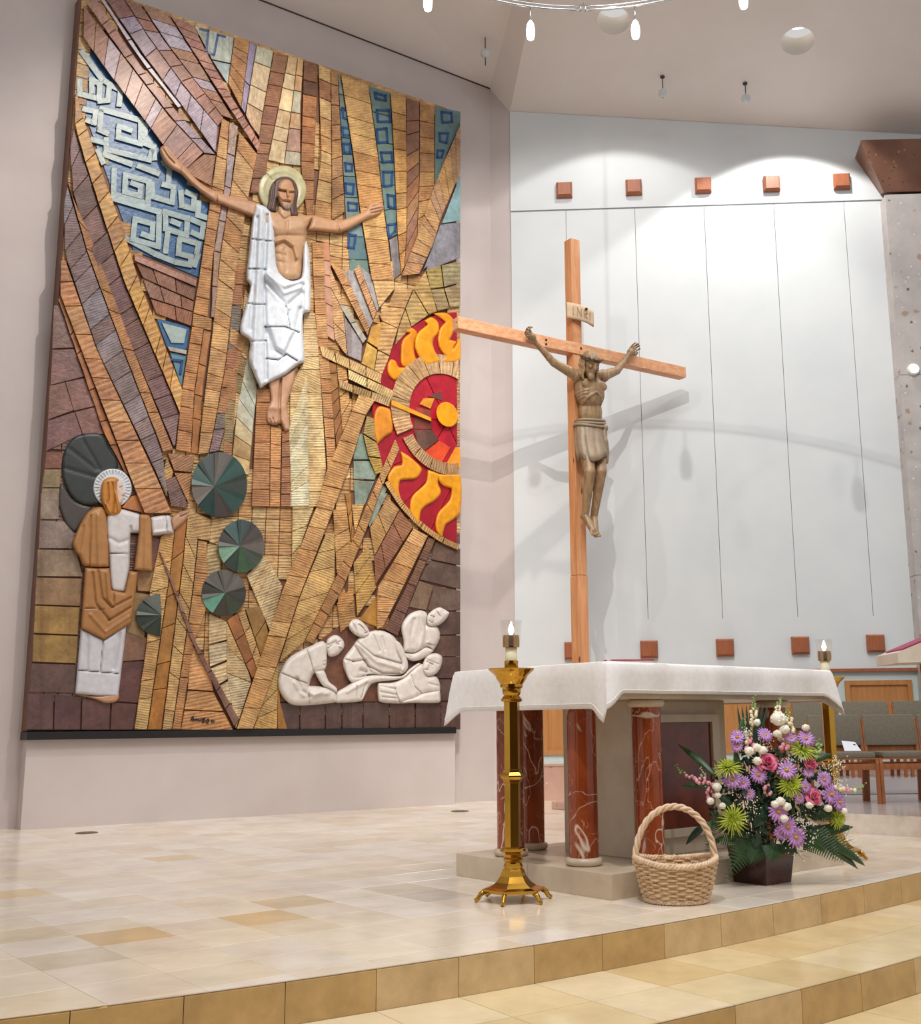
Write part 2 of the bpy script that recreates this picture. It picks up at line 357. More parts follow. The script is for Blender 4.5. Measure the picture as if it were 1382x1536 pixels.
pts = [to2(p) for p in bd]; edges = [(0, 1), (1, 2), (2, 3), (3, 0)]; hc = []
for (x, y) in ((920.5, 31), (1197, 62)):
    c = on_ceiling(x, y); hc.append(c); n0 = len(pts); R_ = .20
    for k in range(24):
        a = 2*math.pi*k/24; pts.append(to2(c)+Vector((math.cos(a), math.sin(a)))*R_); edges.append((n0+k, n0+(k+1) % 24))
    holes.append((to2(c), R_))
r_ = geometry.delaunay_2d_cdt(pts, edges, [], 1, 1e-5)
fc = [f for f in r_[2] if not any(all(abs((r_[0][i]-h).length-R) < .01 for i in f) for h, R in holes)]
me_obj('ceiling_panel', [og+e1*p.x+e2*p.y for p in r_[0]], fc, paint_ceil, ceil)
for c, lab, pw_ in zip(hc, ('recessed round ceiling light beside the pendant ring', 'recessed round ceiling light, rightmost on the ceiling'), (90, 260)):
    t = thing('ceiling_light', lab, 'ceiling light', tuple(c), group='recessed ceiling lights')
    spot('recessed_spot', tuple(c+np.array([0, 0, -.06])), tuple(c+np.array([.05, .35, -3])), pw_, 104, .12, (1, .97, .93), .06)
    ring = [c+e1*math.cos(2*math.pi*k/24)*.2+e2*math.sin(2*math.pi*k/24)*.2 for k in range(24)]; up = np.array([0, -.05, .20])
    me_obj('can', [p for p in ring]+[p+up for p in ring], [(k, (k+1) % 24, 24+(k+1) % 24, 24+k) for k in range(24)], mat('lamp_can', 'B8B2AA', 'B8B2AA', .5), t, smooth=True)
    top = [c+up*.98+np.array([math.cos(2*math.pi*k/24)*.13, math.sin(2*math.pi*k/24)*.11-.01, 0]) for k in range(24)]
    me_obj('lamp', top+[p+np.array([0, 0, .03]) for p in top], [tuple(range(23, -1, -1)), tuple(range(24, 48))]+[(k, (k+1) % 24, 24+(k+1) % 24, 24+k) for k in range(24)], can_glow, t)

# ------------------------------------------------------------------ floor, steps
edge_px = [(60, 1536), (280, 1493), (430, 1470), (565, 1452), (688, 1434), (800, 1417), (906, 1400), (995, 1385), (1080, 1370), (1158, 1356), (1231, 1341), (1295, 1327), (1358, 1313)]
EP = [at_z(x, y)[:2] for x, y in edge_px]
d0 = np.array([math.cos(.50), math.sin(.50)]); EP = [EP[1]-d0*.37*k for k in range(6, 0, -1)]+EP[1:]
ang = math.radians(45)
for k in range(7): EP.append(EP[-1]+np.array([math.cos(ang), math.sin(ang)])*.37); ang += math.radians(1.3)
EP = np.array(EP)
# smooth the polyline slightly so it reads as one arc
for _ in range(3): EP[1:-1] = .25*EP[:-2]+.5*EP[1:-1]+.25*EP[2:]
def offset_poly(P, d):
    T = np.gradient(P, axis=0); T /= np.linalg.norm(T, axis=1)[:, None]; return P+np.stack([T[:, 1], -T[:, 0]], 1)*d
E2 = offset_poly(EP, .75); E2m = offset_poly(EP, .375); E3 = offset_poly(EP, 1.5); E3m = offset_poly(EP, 1.125)
RH = .155
def clip(poly, p, q):
    out = []; d = (q[0]-p[0], q[1]-p[1]); s = lambda a: d[0]*(a[1]-p[1])-d[1]*(a[0]-p[0])
    for i, a in enumerate(poly):
        b = poly[(i+1) % len(poly)]; sa, sb = s(a), s(b)
        if sa >= 0: out.append(a)
        if (sa >= 0) != (sb >= 0): t = sa/(sa-sb); out.append((a[0]+(b[0]-a[0])*t, a[1]+(b[1]-a[1])*t))
    return out
fl = thing('floor', 'polished cream marble tile floor of the sanctuary', 'floor', (0, 8, 0), kind='structure')
back = [(10, 15), (-10, 15)]
MB().prism([tuple(p) for p in offset_poly(EP, -.02)]+back, -.05, -.004).build('floor_bed', grout, fl)
TS = .335; e40 = np.array([math.cos(math.radians(40)), math.sin(math.radians(40))]); f40 = np.array([-e40[1], e40[0]]); o40 = np.array([-1.51, 5.083])
PAL = ['E3D5C0', 'DDCDB5', 'E6DCCD', 'D9C8B4', 'E2D2B8', 'D6C4AA', 'E4DAD0', 'DACDC0', 'E8E0D4', 'D3BD98', 'DCCBB2']
rnd = random.Random(11); tiles = []
special = {}
def cell(x, y):
    p = at_z(x, y)[:2]-o40; return (math.floor(p @ e40/TS), math.floor(p @ f40/TS))
for x, y, c in [(190, 1403, 'CDAA74'), (422, 1379, 'CFAC76'), (555, 1336, 'C4AE93'), (245, 1284, 'D8BC8C'), (480, 1355, 'C9B18F'), (115, 1440, 'C9BCA8'), (660, 1350, 'BFB9B4'), (610, 1327, 'CFC4B8'), (60, 1340, 'D9BC8A'), (350, 1250, 'D0C0A8')]: special[cell(x, y)] = c
for i in range(-30, 46):
    for j in range(-14, 44):
        cc = o40+e40*(i+.5)*TS+f40*(j+.5)*TS
        rel = cc-LP[:2]
        if rel @ LN[:2] < WOFF-.3 or cc[1] > 13.75 or cc[0] < -7.5 or cc[0] > 7.2: continue
        g = .0012; q = [tuple(o40+e40*(i+a)*TS+f40*(j+b)*TS) for a, b in ((0, 0), (1, 0), (1, 1), (0, 1))]
        m_ = np.mean(q, axis=0); q = [tuple(m_+(np.array(p)-m_)*(1-2*g/TS)) for p in q]
        for a, b in zip(EP, EP[1:]):
            if q: q = clip(q, a, b)
        if len(q) < 3: continue
        ar = .5*abs(sum(q[k][0]*q[(k+1) % len(q)][1]-q[(k+1) % len(q)][0]*q[k][1] for k in range(len(q))))
        if ar < .0015: continue
        col = tuple(.68*a_+.32*b_ for a_, b_ in zip(lin(special[(i, j)]), lin('E6D8C0'))) if (i, j) in special else tuple(.62*a_+.38*b_ for a_, b_ in zip(lin(rnd.choice(PAL)), lin('EBE3D8'))); tiles.append((math.hypot(cc[0], cc[1]-2), abs(cc[0])/max(cc[1], .1) < .52, q, col))
tiles.sort(key=lambda t: (not t[1], t[0]))
stuff = MB(); scols = []
for k, (_, vis, q, col) in enumerate(tiles):
    b = MB(); n = len(q); m_ = np.mean(q, axis=0); qi = [tuple(np.array(p)+(m_-np.array(p))*.008) for p in q]
    V = [(x, y, -.004) for x, y in q]+[(x, y, -.001) for x, y in q]+[(x, y, 0) for x, y in qi]
    Fc = [(i, (i+1) % n, n+(i+1) % n, n+i) for i in range(n)]+[(n+i, n+(i+1) % n, 2*n+(i+1) % n, 2*n+i) for i in range(n)]+[tuple(range(2*n, 3*n))]
    if k < 280 and vis: me_obj('floor_tile', V, Fc, floor_mat, fl, cols=[col]*len(Fc))
    else: stuff.add(V, Fc); scols += [col]*len(Fc)
setk(me_obj('floor_tiles', stuff.v, stuff.f, floor_mat, fl, cols=scols), kind='stuff')
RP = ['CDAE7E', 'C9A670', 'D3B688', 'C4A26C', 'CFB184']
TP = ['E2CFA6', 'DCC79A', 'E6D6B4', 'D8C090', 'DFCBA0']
def riser(name, label, E, ztop, zbot):
    t = thing(name, label, 'step', (E[len(E)//2][0], E[len(E)//2][1], zbot), kind='structure')
    bk = offset_poly(E, -.08)
    MB().add([(p[0], p[1], z) for z in (zbot, ztop-.006) for p in offset_poly(E, -.02)], [(i, i+1, len(E)+i+1, len(E)+i) for i in range(len(E)-1)]).build('riser_bed', grout, t)
    T = E
    for a, b, c, d in zip(E, E[1:], bk, bk[1:]):
        L = np.linalg.norm(b-a); u = (b-a)/L; a2, b2 = a+u*.0015, b-u*.0015; n = np.array([u[1], -u[0]])
        V = [(*a2, zbot), (*b2, zbot), (*b2, ztop-.01), (*a2, ztop-.01), (*(a2-n*.006), ztop-.0015), (*(b2-n*.006), ztop-.0015), (*(a2-n*.03), zbot), (*(b2-n*.03), zbot), (*(a2-n*.03), ztop-.0015), (*(b2-n*.03), ztop-.0015)]
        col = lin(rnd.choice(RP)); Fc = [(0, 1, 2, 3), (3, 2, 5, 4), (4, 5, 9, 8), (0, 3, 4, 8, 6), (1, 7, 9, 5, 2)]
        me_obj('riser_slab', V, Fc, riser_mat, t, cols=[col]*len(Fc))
    return t
def tread(name, label, rows, z, base):
    t = thing(name, label, 'step', (rows[0][10][0], rows[0][10][1], z), kind='structure')
    A_, B_ = rows[0], rows[-1]
    MB().add([(p[0], p[1], z-.004) for p in A_]+[(p[0], p[1], z-.004) for p in B_], [(i, len(A_)+i, len(A_)+i+1, i+1) for i in range(len(A_)-1)]).build('tread_bed', grout, t)
    for r0, r1 in zip(rows, rows[1:]):
        for i in range(len(r0)-1):
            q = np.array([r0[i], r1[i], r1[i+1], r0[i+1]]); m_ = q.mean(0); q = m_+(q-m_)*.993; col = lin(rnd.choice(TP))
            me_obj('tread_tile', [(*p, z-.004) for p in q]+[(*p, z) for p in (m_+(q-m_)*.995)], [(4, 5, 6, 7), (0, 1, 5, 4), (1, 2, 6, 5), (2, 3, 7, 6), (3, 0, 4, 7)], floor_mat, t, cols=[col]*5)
tread('step_1', 'cream marble upper step tread below the sanctuary edge', [EP-0, E2m, E2], -RH, 0)
riser('step_riser_1', 'tan marble upper step riser along the sanctuary edge', EP, 0, -RH)
tread('step_2', 'cream marble lower step tread in the bottom right corner', [E2, E3m, E3], -2*RH, 0)
riser('step_riser_2', 'tan marble lower step riser at the bottom right', E2, -RH, -2*RH)
# floor covers
for (x, y, lab) in ((130, 1249.5, 'round dark floor outlet cover below the mural, left'), (690, 1217, 'round dark floor outlet cover near the wall corner')):
    p = at_z(x, y); t = thing('floor_outlet', lab, 'floor cover', tuple(p), group='round floor outlet covers')
    MB().lathe([(.095, 0), (.095, .004), (.085, .006)], p, 24).build('rim', mat('dull_brass', '7A6648', '7A6648', .4, .8), t)
    MB().lathe([(.08, .004), (.08, .007), (.02, .0075)], p, 24).build('lid', mat('dark_cover', '5A5048', '5A5048', .5), t)
# side platform with chairs
pf = [at_z(1240, 1214.5, RH)[:2], at_z(1269, 1220, RH)[:2], at_z(1382, 1225, RH)[:2]]
dpf = (pf[2]-pf[1])/np.linalg.norm(pf[2]-pf[1]); P0_ = pf[1]-dpf*.12; P1_ = pf[1]+dpf*3
Pb = [tuple(P0_), tuple(P1_), (8.5, 12.9), (P0_[0]+.35, 12.9)]
pt = thing('platform', 'low marble platform under the grey chairs', 'platform', (*P0_, 0), kind='structure')
MB().prism(Pb, 0, RH-.004).build('platform_bed', grout, pt)
plat_m = mat('platform_marble', 'B9B4B6', 'C4BDBA', .15, scale=3)
for i in range(7):
    a, b = P0_+dpf*(.45*i-.004), P0_+dpf*.45*(i+1); n = np.array([dpf[1], -dpf[0]])
    if n[1] > 0: n = -n
    me_obj('riser_slab', [(*(p), z) for p, z in ((a+n*.012, 0), (b-dpf*.003+n*.012, 0), (b-dpf*.003+n*.012, RH), (a+n*.012, RH), (a, 0), (b-dpf*.003, 0), (b-dpf*.003, RH), (a, RH))], [(0, 1, 2, 3), (7, 6, 5, 4), (0, 4, 5, 1), (1, 5, 6, 2), (2, 6, 7, 3), (3, 7, 4, 0)], riser_mat, pt, cols=[lin(rnd.choice(['DCD0C2', 'D8CABA', 'E0D6CA']))]*6)
MB().prism(Pb, RH-.004, RH).build('platform_top', plat_m, pt)

# nave floor and rear wall behind the camera (never in frame, but the brass and marble see them)
setk(MB().add([(-14, -14, -.316), (14, -14, -.316), (14, 9, -.316), (-14, 9, -.316), (-14, -14, -.36), (14, -14, -.36), (14, 9, -.36), (-14, 9, -.36)], [(0, 1, 2, 3), (7, 6, 5, 4), (0, 4, 5, 1), (1, 5, 6, 2), (2, 6, 7, 3), (3, 7, 4, 0)]).build('floor_nave', mat('nave_carpet', '5A4A40', '66564A', .9, scale=3)), 'brown carpet floor of the nave in front of the steps', 'floor', kind='structure')
setk(MB().box((0, -14.1, 3.2), (28, .2, 7.2)).build('wall_rear', mat('nave_wood_wall', '5E4434', '6E5240', .6, scale=2)), 'dark wood panelled rear wall of the nave', 'wall', kind='structure')
# ================================================================== THE CERAMIC MURAL
MOFF = .03                                   # front of the mural's backing board
def crop(ox, oy, s): return lambda pts: [(ox+x/s, oy+y/s) for x, y in pts]
c1 = crop(0, 0, 3.455); c2 = crop(340, 0, 3.455); c3 = crop(0, 380, 3.839); c4 = crop(340, 380, 3.637)
c5 = crop(0, 740, 3.839); c6 = crop(340, 740, 3.637); c7 = crop(220, 200, 3.339); c8 = crop(70, 630, 3.491)
c9 = crop(400, 890, 4.607); c10 = crop(540, 450, 4.043); c11 = crop(80, 60, 4.152); c13 = crop(120, 680, 7.678); csg = crop(270, 1060, 17.27)
MZ0, MZ1 = .835, 8.56
mural = thing('ceramic_mural', 'large glazed ceramic relief mural of robed figures, rays and a red sun', 'mural', tuple(Lw(2.3, .8, 0)))
def glaze(name, rough=.3, spec=.5, ridge=.55):
    t = NT(name); t.b.inputs['Roughness'].default_value = rough; t.b.inputs['Specular IOR Level'].default_value = spec
    a = t.n.new('ShaderNodeAttribute'); a.attribute_name = 'Col'
    v = t.obj(); n = t.noise(5.0, 6, .65, v); n3 = t.noise(22.0, 4, .6, v)
    r = t.ramp(n.outputs[0], [(.28, (.66, .58, .5, 1)), (.5, (1, 1, 1, 1)), (.72, (1.42, 1.42, 1.36, 1))])
    c = t.mix(1.0, a.outputs['Color'], r.outputs[0], 'MULTIPLY')
    r3 = t.ramp(n3.outputs[0], [(.35, (.78, .74, .70, 1)), (.6, (1.08, 1.08, 1.08, 1))]); c = t.mix(.7, c, r3.outputs[0], 'MULTIPLY')
    uv = t.n.new('ShaderNodeUVMap'); uv.uv_map = 'UVMap'
    mp = t.n.new('ShaderNodeMapping'); mp.inputs['Scale'].default_value = (1.0, 1.0, 1.0); t.l(uv.outputs[0], mp.inputs[0])
    st = t.noise(1.15, 5, .62, mp.outputs[0], .35); st2 = t.noise(.42, 2, .5, mp.outputs[0], .2)
    wv = t.n.new('ShaderNodeTexWave'); wv.wave_type = 'BANDS'; wv.bands_direction = 'X'; wv.inputs['Scale'].default_value = .31831*.5; wv.inputs['Distortion'].default_value = 5.0
    wv.inputs['Detail'].default_value = 3; wv.inputs['Detail Scale'].default_value = .8; t.l(uv.outputs[0], wv.inputs['Vector'])
    dk = t.ramp(st.outputs[0], [(.30, (.50, .38, .30, 1)), (.44, (.95, .93, .9, 1)), (.58, (1.05, 1.05, 1.02, 1)), (.72, (1.45, 1.42, 1.3, 1))]); c = t.mix(.8, c, dk.outputs[0], 'MULTIPLY')
    dk2 = t.ramp(wv.outputs['Fac'], [(.0, (.7, .6, .52, 1)), (.3, (1, 1, 1, 1))]); c = t.mix(.55, c, dk2.outputs[0], 'MULTIPLY')
    t.l(c, t.b.inputs['Base Color']); t.b.inputs['Coat Weight'].default_value = .2; t.b.inputs['Coat Roughness'].default_value = .25
    hh = t.n.new('ShaderNodeMath'); hh.operation = 'MULTIPLY_ADD'; hh.inputs[1].default_value = .45; t.l(wv.outputs['Fac'], hh.inputs[0]); t.l(st.outputs[0], hh.inputs[2])
    b1 = t.n.new('ShaderNodeBump'); b1.inputs['Strength'].default_value = min(1, ridge*1.2); b1.inputs['Distance'].default_value = .024; t.l(hh.outputs[0], b1.inputs['Height'])
    t.bump(n3.outputs[0], .35, .02, b1.outputs[0]); MATS[name] = t.m; return t.m
gl_tile = glaze('glazed_ceramic', .38, .5)
gl_fig = attr_mat('matte_ceramic', .45, .14, 14, .12, 60)
gl_shiny = attr_mat('shiny_ceramic', .32, .25, 9, .35, 25, .4)
def MP(x, y, h): return at_plane(x, y, LP+LN*(MOFF+h), LN)
# board and black base rail
def mbox(name, u0, u1, z0, z1, o0, o1, m, zl=None):
    P = [(u0, z0), (u1, z0), (u1, z1), (u0, z1 if zl is None else zl)]
    return me_obj(name, [Lw(a, z, o1) for a, z in P]+[Lw(a, z, o0) for a, z in P], [(0, 1, 2, 3), (7, 6, 5, 4), (0, 4, 5, 1), (1, 5, 6, 2), (2, 6, 7, 3), (3, 7, 4, 0)], m, mural)
mbox('backing_board', -.045, 4.614, MZ0+.05, 8.56, WOFF, MOFF, mat('mural_board', '6A4634', '7A5440', .6, scale=3), 8.48)
mbox('base_rail', -.05, 4.585, .80, .872, WOFF, MOFF+.05, mat('black_rail', '0C0B0E', '0C0B0E', .45))
def seg_dist(X, Y, P, closed=False):
    D = np.full(X.shape, 1e9)
    for a, b in zip(P, P[1:]+([P[0]] if closed else [])):
        dx, dy = b[0]-a[0], b[1]-a[1]; L2 = dx*dx+dy*dy+1e-12
        t = np.clip(((X-a[0])*dx+(Y-a[1])*dy)/L2, 0, 1); D = np.minimum(D, np.hypot(X-a[0]-t*dx, Y-a[1]-t*dy))
    return D
def inside(X, Y, P):
    r = np.zeros(X.shape, bool)
    for i, a in enumerate(P):
        b = P[(i+1) % len(P)]
        c = ((a[1] > Y) != (b[1] > Y)) & (X < (b[0]-a[0])*(Y-a[1])/(b[1]-a[1]+1e-12)+a[0]); r ^= c
    return r
TL = []                                       # all tiles: (area, poly, col, h, dir, freq, mat)
rt = random.Random(5)
def jit(c, a=.10):
    k = 1+rt.uniform(-a, a); w_ = rt.uniform(-.04, .04)
    return (min(1, c[0]*k*(1+w_)), min(1, c[1]*k), min(1, c[2]*k*(1-w_)), 1)
def soft(c):
    g = .35*c[0]+.5*c[1]+.15*c[2]; return tuple(min(1, (q*.96+g*.04)*1.0) for q in c[:3])+(1,)
def tile(poly, col, h=.04, d=(0, 1), fr=1.0, m=None, a=.1):
    ar = .5*abs(sum(poly[k][0]*poly[(k+1) % len(poly)][1]-poly[(k+1) % len(poly)][0]*poly[k][1] for k in range(len(poly))))
    if ar < 6: return
    poly = [(min(p[0], 691.0), p[1]) for p in poly]
    col = rt.choice(col) if isinstance(col, (list, tuple)) else col
    TL.append((ar, poly, jit(soft(lin(col)), a), h*rt.uniform(.9, 1.1), d, fr, m or gl_tile))
def strip(L, R, n, col, h=.05, fr=1.0, m=None, a=.1, jitter=.25):
    """band between two edge polylines, cut across into n tiles; ridges run across the band"""
    def along(P):
        P = [np.array(p, float) for p in P]; s = [0]
        for p, q in zip(P, P[1:]): s.append(s[-1]+np.linalg.norm(q-p))
        s = np.array(s)/s[-1]; return lambda t: np.array([np.interp(t, s, [p[0] for p in P]), np.interp(t, s, [p[1] for p in P])])
    fl_, fr_ = along(L), along(R)
    ts = [0]+[(k+rt.uniform(-jitter, jitter))/n for k in range(1, n)]+[1]
    for t0, t1 in zip(ts, ts[1:]):
        sl = rt.uniform(-.15, .15)*(t1-t0)
        ns = 3 if len(L) > 2 or len(R) > 2 else 2
        q = [fl_(t) for t in np.linspace(t0, t1, ns)]+[fr_(t) for t in np.linspace(t1, t0, ns)]
        d = q[ns-1]-q[0]; d = d/(np.linalg.norm(d)+1e-9)
        tile([tuple(p) for p in q], col, h, tuple(d), fr, m, a)
FI, CO, SM = 1.0, .42, .0        # fine, coarse, smooth ridges
# ---- fan of rays, top left; lilac tile tones paint in the bluish sheen
strip(c1([(432, 195), (560, 375), (840, 745), (955, 885)]), c1([(435, 30), (635, 285), (880, 605), (1055, 790)]), 10, ['A5745A', 'A0705C', '9A6E62', 'AC98A4'], .075, CO)
strip(c1([(450, 20), (640, 287), (885, 605), (1060, 795)]), c1([(490, -20), (700, 300), (915, 575), (1118, 800)]), 9, ['B08A7E', 'A88478', 'A9796A', 'A898A8'], .06, FI)
strip(c1([(510, -20), (720, 300), (925, 560)]), c1([(530, -20), (738, 290), (942, 552)]), 3, 'A79AA8', .04, SM)
strip(c1([(545, -10), (742, 280), (947, 553), (1117, 790)]), c1([(640, -10), (770, 190), (950, 440), (1130, 655)]), 8, ['A47C74', '9E7470', 'B0A0B2', 'A898B0'], .06, FI)
strip(c1([(640, -10), (770, 190), (950, 440), (1130, 655)]), c1([(727, 22), (860, 222), (1060, 480), (1160, 612)]), 8, ['A9796A', 'A47868', 'B4A6BA', 'A690A0'], .065, FI)
strip(c1([(735, 25), (868, 228), (1150, 600)]), c1([(872, 75), (1000, 270), (1212, 620)]), 8, ['A8806E', 'A2745C', 'B2A8BA', 'A4909A'], .06, FI)
strip(c1([(882, 80), (1130, 470), (1335, 785)]), c1([(1000, 130), (1140, 400), (1350, 740)]), 13, ['A06E5C', '9A6660', 'A87866'], .085, CO)
tile(c1([(948, 886), (1060, 797), (1120, 805), (1095, 965)]), 'A8785A', .055, (.6, .8), FI)
tile(c1([(1117, 790), (1160, 612), (1190, 640), (1130, 800)]), '9A7060', .03)
tile(c1([(1005, 130), (1215, 195), (1200, 330), (1098, 310)]), 'A8BAB8', .03, fr=SM); tile(c1([(1100, 312), (1200, 333), (1183, 440)]), '90A8AC', .03, fr=SM)
# ---- blue meander field
tile(c1([(412, 225), (432, 205), (835, 735), (830, 770), (945, 890), (1085, 1060), (1030, 1440), (692, 1300), (400, 480)]), '245684', .012, fr=SM, m=gl_shiny)
MEA = [[(165, 255), (165, 335), (285, 365), (290, 275), (240, 245), (240, 320)], [(180, 75), (300, 240), (350, 275), (340, 375), (290, 380)], [(195, 430), (265, 445), (255, 515), (215, 500)],
       [(300, 430), (545, 500), (545, 645), (405, 605), (410, 535), (480, 560)], [(298, 445), (290, 560), (335, 580)], [(330, 620), (330, 680), (600, 745), (612, 700)], [(320, 712), (480, 770)],
       [(575, 530), (565, 640), (625, 665), (630, 735)], [(380, 810), (375, 960), (590, 1020), (595, 880), (450, 840), (445, 945), (540, 970), (545, 910), (495, 892)], [(535, 785), (650, 830)], [(690, 760), (725, 800), (715, 905)],
       [(615, 895), (620, 975), (740, 1010), (750, 915), (690, 900)], [(795, 950), (800, 1030), (870, 1050), (880, 970), (835, 950)], [(370, 985), (660, 1070), (655, 1285), (495, 1240), (510, 1115), (620, 1145), (615, 1230), (560, 1210)],
       [(695, 1070), (835, 1110), (830, 1215), (700, 1175), (698, 1080)], [(745, 1130), (780, 1145)], [(905, 1015), (900, 1090), (950, 1105)], [(868, 1120), (935, 1150), (925, 1225), (870, 1200)], [(790, 1235), (905, 1270), (895, 1320)],
       [(785, 1250), (780, 1330), (860, 1350), (850, 1400), (770, 1385)], [(712, 1205), (700, 1315)], [(455, 1235), (640, 1335), (740, 1375)], [(245, 620), (320, 640)], [(280, 690), (310, 760)], [(355, 280), (420, 310), (410, 400)], [(560, 590), (600, 640)], [(880, 1400), (900, 1345)]]
def thick(poly, w_):
    """outline polygons (one quad per leg) of a thick polyline"""
    out = []
    for p, q in zip(poly, poly[1:]):
        p = np.array(p, float); q = np.array(q, float); d = (q-p)/np.linalg.norm(q-p); n = np.array([-d[1], d[0]])*w_/2; e = d*w_/2
        out.append([tuple(p-e+n), tuple(q+e+n), tuple(q+e-n), tuple(p-e-n)])
    return out
meander = MB()
def add_prism(mb, poly, h0, h1, inset=.35):
    n = len(poly); cx_ = sum(p[0] for p in poly)/n; cy_ = sum(p[1] for p in poly)/n
    def ins(p, k):
        dx, dy = cx_-p[0], cy_-p[1]; L = math.hypot(dx, dy)+1e-9; k = min(k, L*.4); return (p[0]+dx/L*k, p[1]+dy/L*k)
    r0 = [MP(*ins(p, inset), h0) for p in poly]; r1 = [MP(*ins(p, inset), h1-.006) for p in poly]; r2 = [MP(*ins(p, inset+.8), h1) for p in poly]
    mb.add(r0+r1+r2, [(i, n+i, n+(i+1) % n, (i+1) % n) for i in range(n)]+[(n+i, 2*n+i, 2*n+(i+1) % n, n+(i+1) % n) for i in range(n)]+[tuple(range(3*n-1, 2*n-1, -1))])
ar_ = lambda p: .5*sum(p[k][0]*p[(k+1) % len(p)][1]-p[(k+1) % len(p)][0]*p[k][1] for k in range(len(p)))
def ccw(p): return p if ar_(p) > 0 else p[::-1]
for st in MEA:
    mb = MB()
    for kq, q in enumerate(thick(st, 35)): add_prism(mb, ccw(c11(q)), .0, .028+.0022*((kq+len(st)) % 3)+.0007*kq, .0)
    me_obj('meander_bar', mb.v, mb.f, gl_shiny, mural, cols=[jit(lin('92A2A2'), .12)]*len(mb.f))
# ---- left slanting bands
strip(c1([(390, 500), (388, 650), (445, 850), (555, 1190), (640, 1451)])+c3([(1035, 915)]), c1([(398, 480), (430, 600), (515, 850), (640, 1190), (720, 1451)])+c3([(1052, 785)]), 15, ['C28E34', 'BC8834', 'C8984A', 'B07C38'], .085, CO)
strip(c1([(362, 760), (380, 1010), (470, 1300), (538, 1451)])+c3([(790, 610), (1000, 1112)]), c1([(384, 665), (442, 850), (552, 1190), (637, 1451)])+c3([(1032, 915), (1010, 1105)]), 13, ['80605E', '7C5A5C', '866A6C', '74544E'], .06, FI)
strip(c1([(352, 940)])+c3([(505, 0), (735, 620), (940, 1145)]), c1([(372, 1010)])+c3([(560, 0), (790, 610), (1000, 1132)]), 8, ['B5804E', 'AE7A4C'], .065, FI)
strip(c1([(330, 1060)])+c3([(375, 10), (560, 560), (850, 1160), (962, 1400)]), c1([(350, 960)])+c3([(503, 0), (733, 620), (938, 1148), (966, 1400)]), 15, ['8E7A7C', '867074', '7A6260', '8C8088'], .055, FI)
strip(c3([(350, 40), (345, 235), (545, 760), (742, 1270)])+c13([(742, 690)]), c3([(378, 40), (560, 560), (850, 1175)])+c13([(915, 340), (1060, 690)]), 11, ['B9804C', 'B57A48', 'C08A54', 'B07646'], .08, CO)
strip(c3([(335, 265), (600, 1040), (720, 1265)]), c3([(347, 240), (543, 760), (740, 1275)]), 6, ['A86C3C', 'A4683E'], .05, SM)
tile(c13([(590, 490), (680, 470), (742, 690), (480, 625)]), 'A86C38', .045, fr=SM)
for q, c in zip([[(310, 300), (345, 290), (430, 545), (300, 550)], [(300, 555), (430, 548), (490, 710), (290, 760)], [(285, 762), (375, 740), (425, 905), (275, 960)], [(375, 740), (490, 715), (550, 880), (425, 910)], [(275, 962), (430, 912), (475, 1040), (265, 1140)], [(430, 912), (555, 882), (602, 1042), (475, 1042)], [(265, 1142), (365, 1145), (355, 1240), (255, 1240)], [(255, 1242), (355, 1242), (345, 1350), (240, 1350)], [(240, 1352), (345, 1352), (350, 1459), (235, 1459)], [(475, 1045), (605, 1045), (720, 1270), (600, 1400), (370, 1200)]],
                ['7E5C50', '785450', '80584E', '7C5650', '7A5250', '7C5650', '7A4C3C', '8C7858', '84725E', '4A3830']): tile(c3(q), c, .025, fr=SM)
strip(c3([(770, 3), (775, 42)]), c3([(1137, 155), (1131, 192)]), 1, '9C6A58', .055, SM)
for L, R, n, c in [([(778, 45), (822, 142)], [(1130, 196), (1117, 272)], 3, ['8F6450', '946A5A']), ([(822, 147), (862, 256)], [(1117, 277), (1112, 336)], 3, ['9C6C52', '9A7060']), ([(866, 262), (897, 346)], [(1111, 338), (1103, 420)], 2, ['A06A4A', '9C684E'])]:
    L = c3(L); R = c3(R); strip([L[0], R[0]], [L[1], R[1]], n, c, .04, FI)
tile(c3([(900, 370), (1095, 422), (1078, 556), (960, 545)]), '2C5E90', .015, fr=SM, m=gl_shiny); tile(c3([(930, 398), (1078, 436), (1062, 520), (985, 518)]), '9CABA6', .03, fr=SM, m=gl_shiny)
tile(c3([(962, 535), (1079, 558), (1075, 582), (975, 562)]), 'B4B4A8', .045, fr=SM); tile(c3([(977, 566), (1075, 586), (1046, 775)]), '5E88A0', .02, fr=SM, m=gl_shiny)
tile(c3([(1112, 346), (1222, 376), (1217, 447), (1105, 417)]), 'B08452', .055, fr=FI)
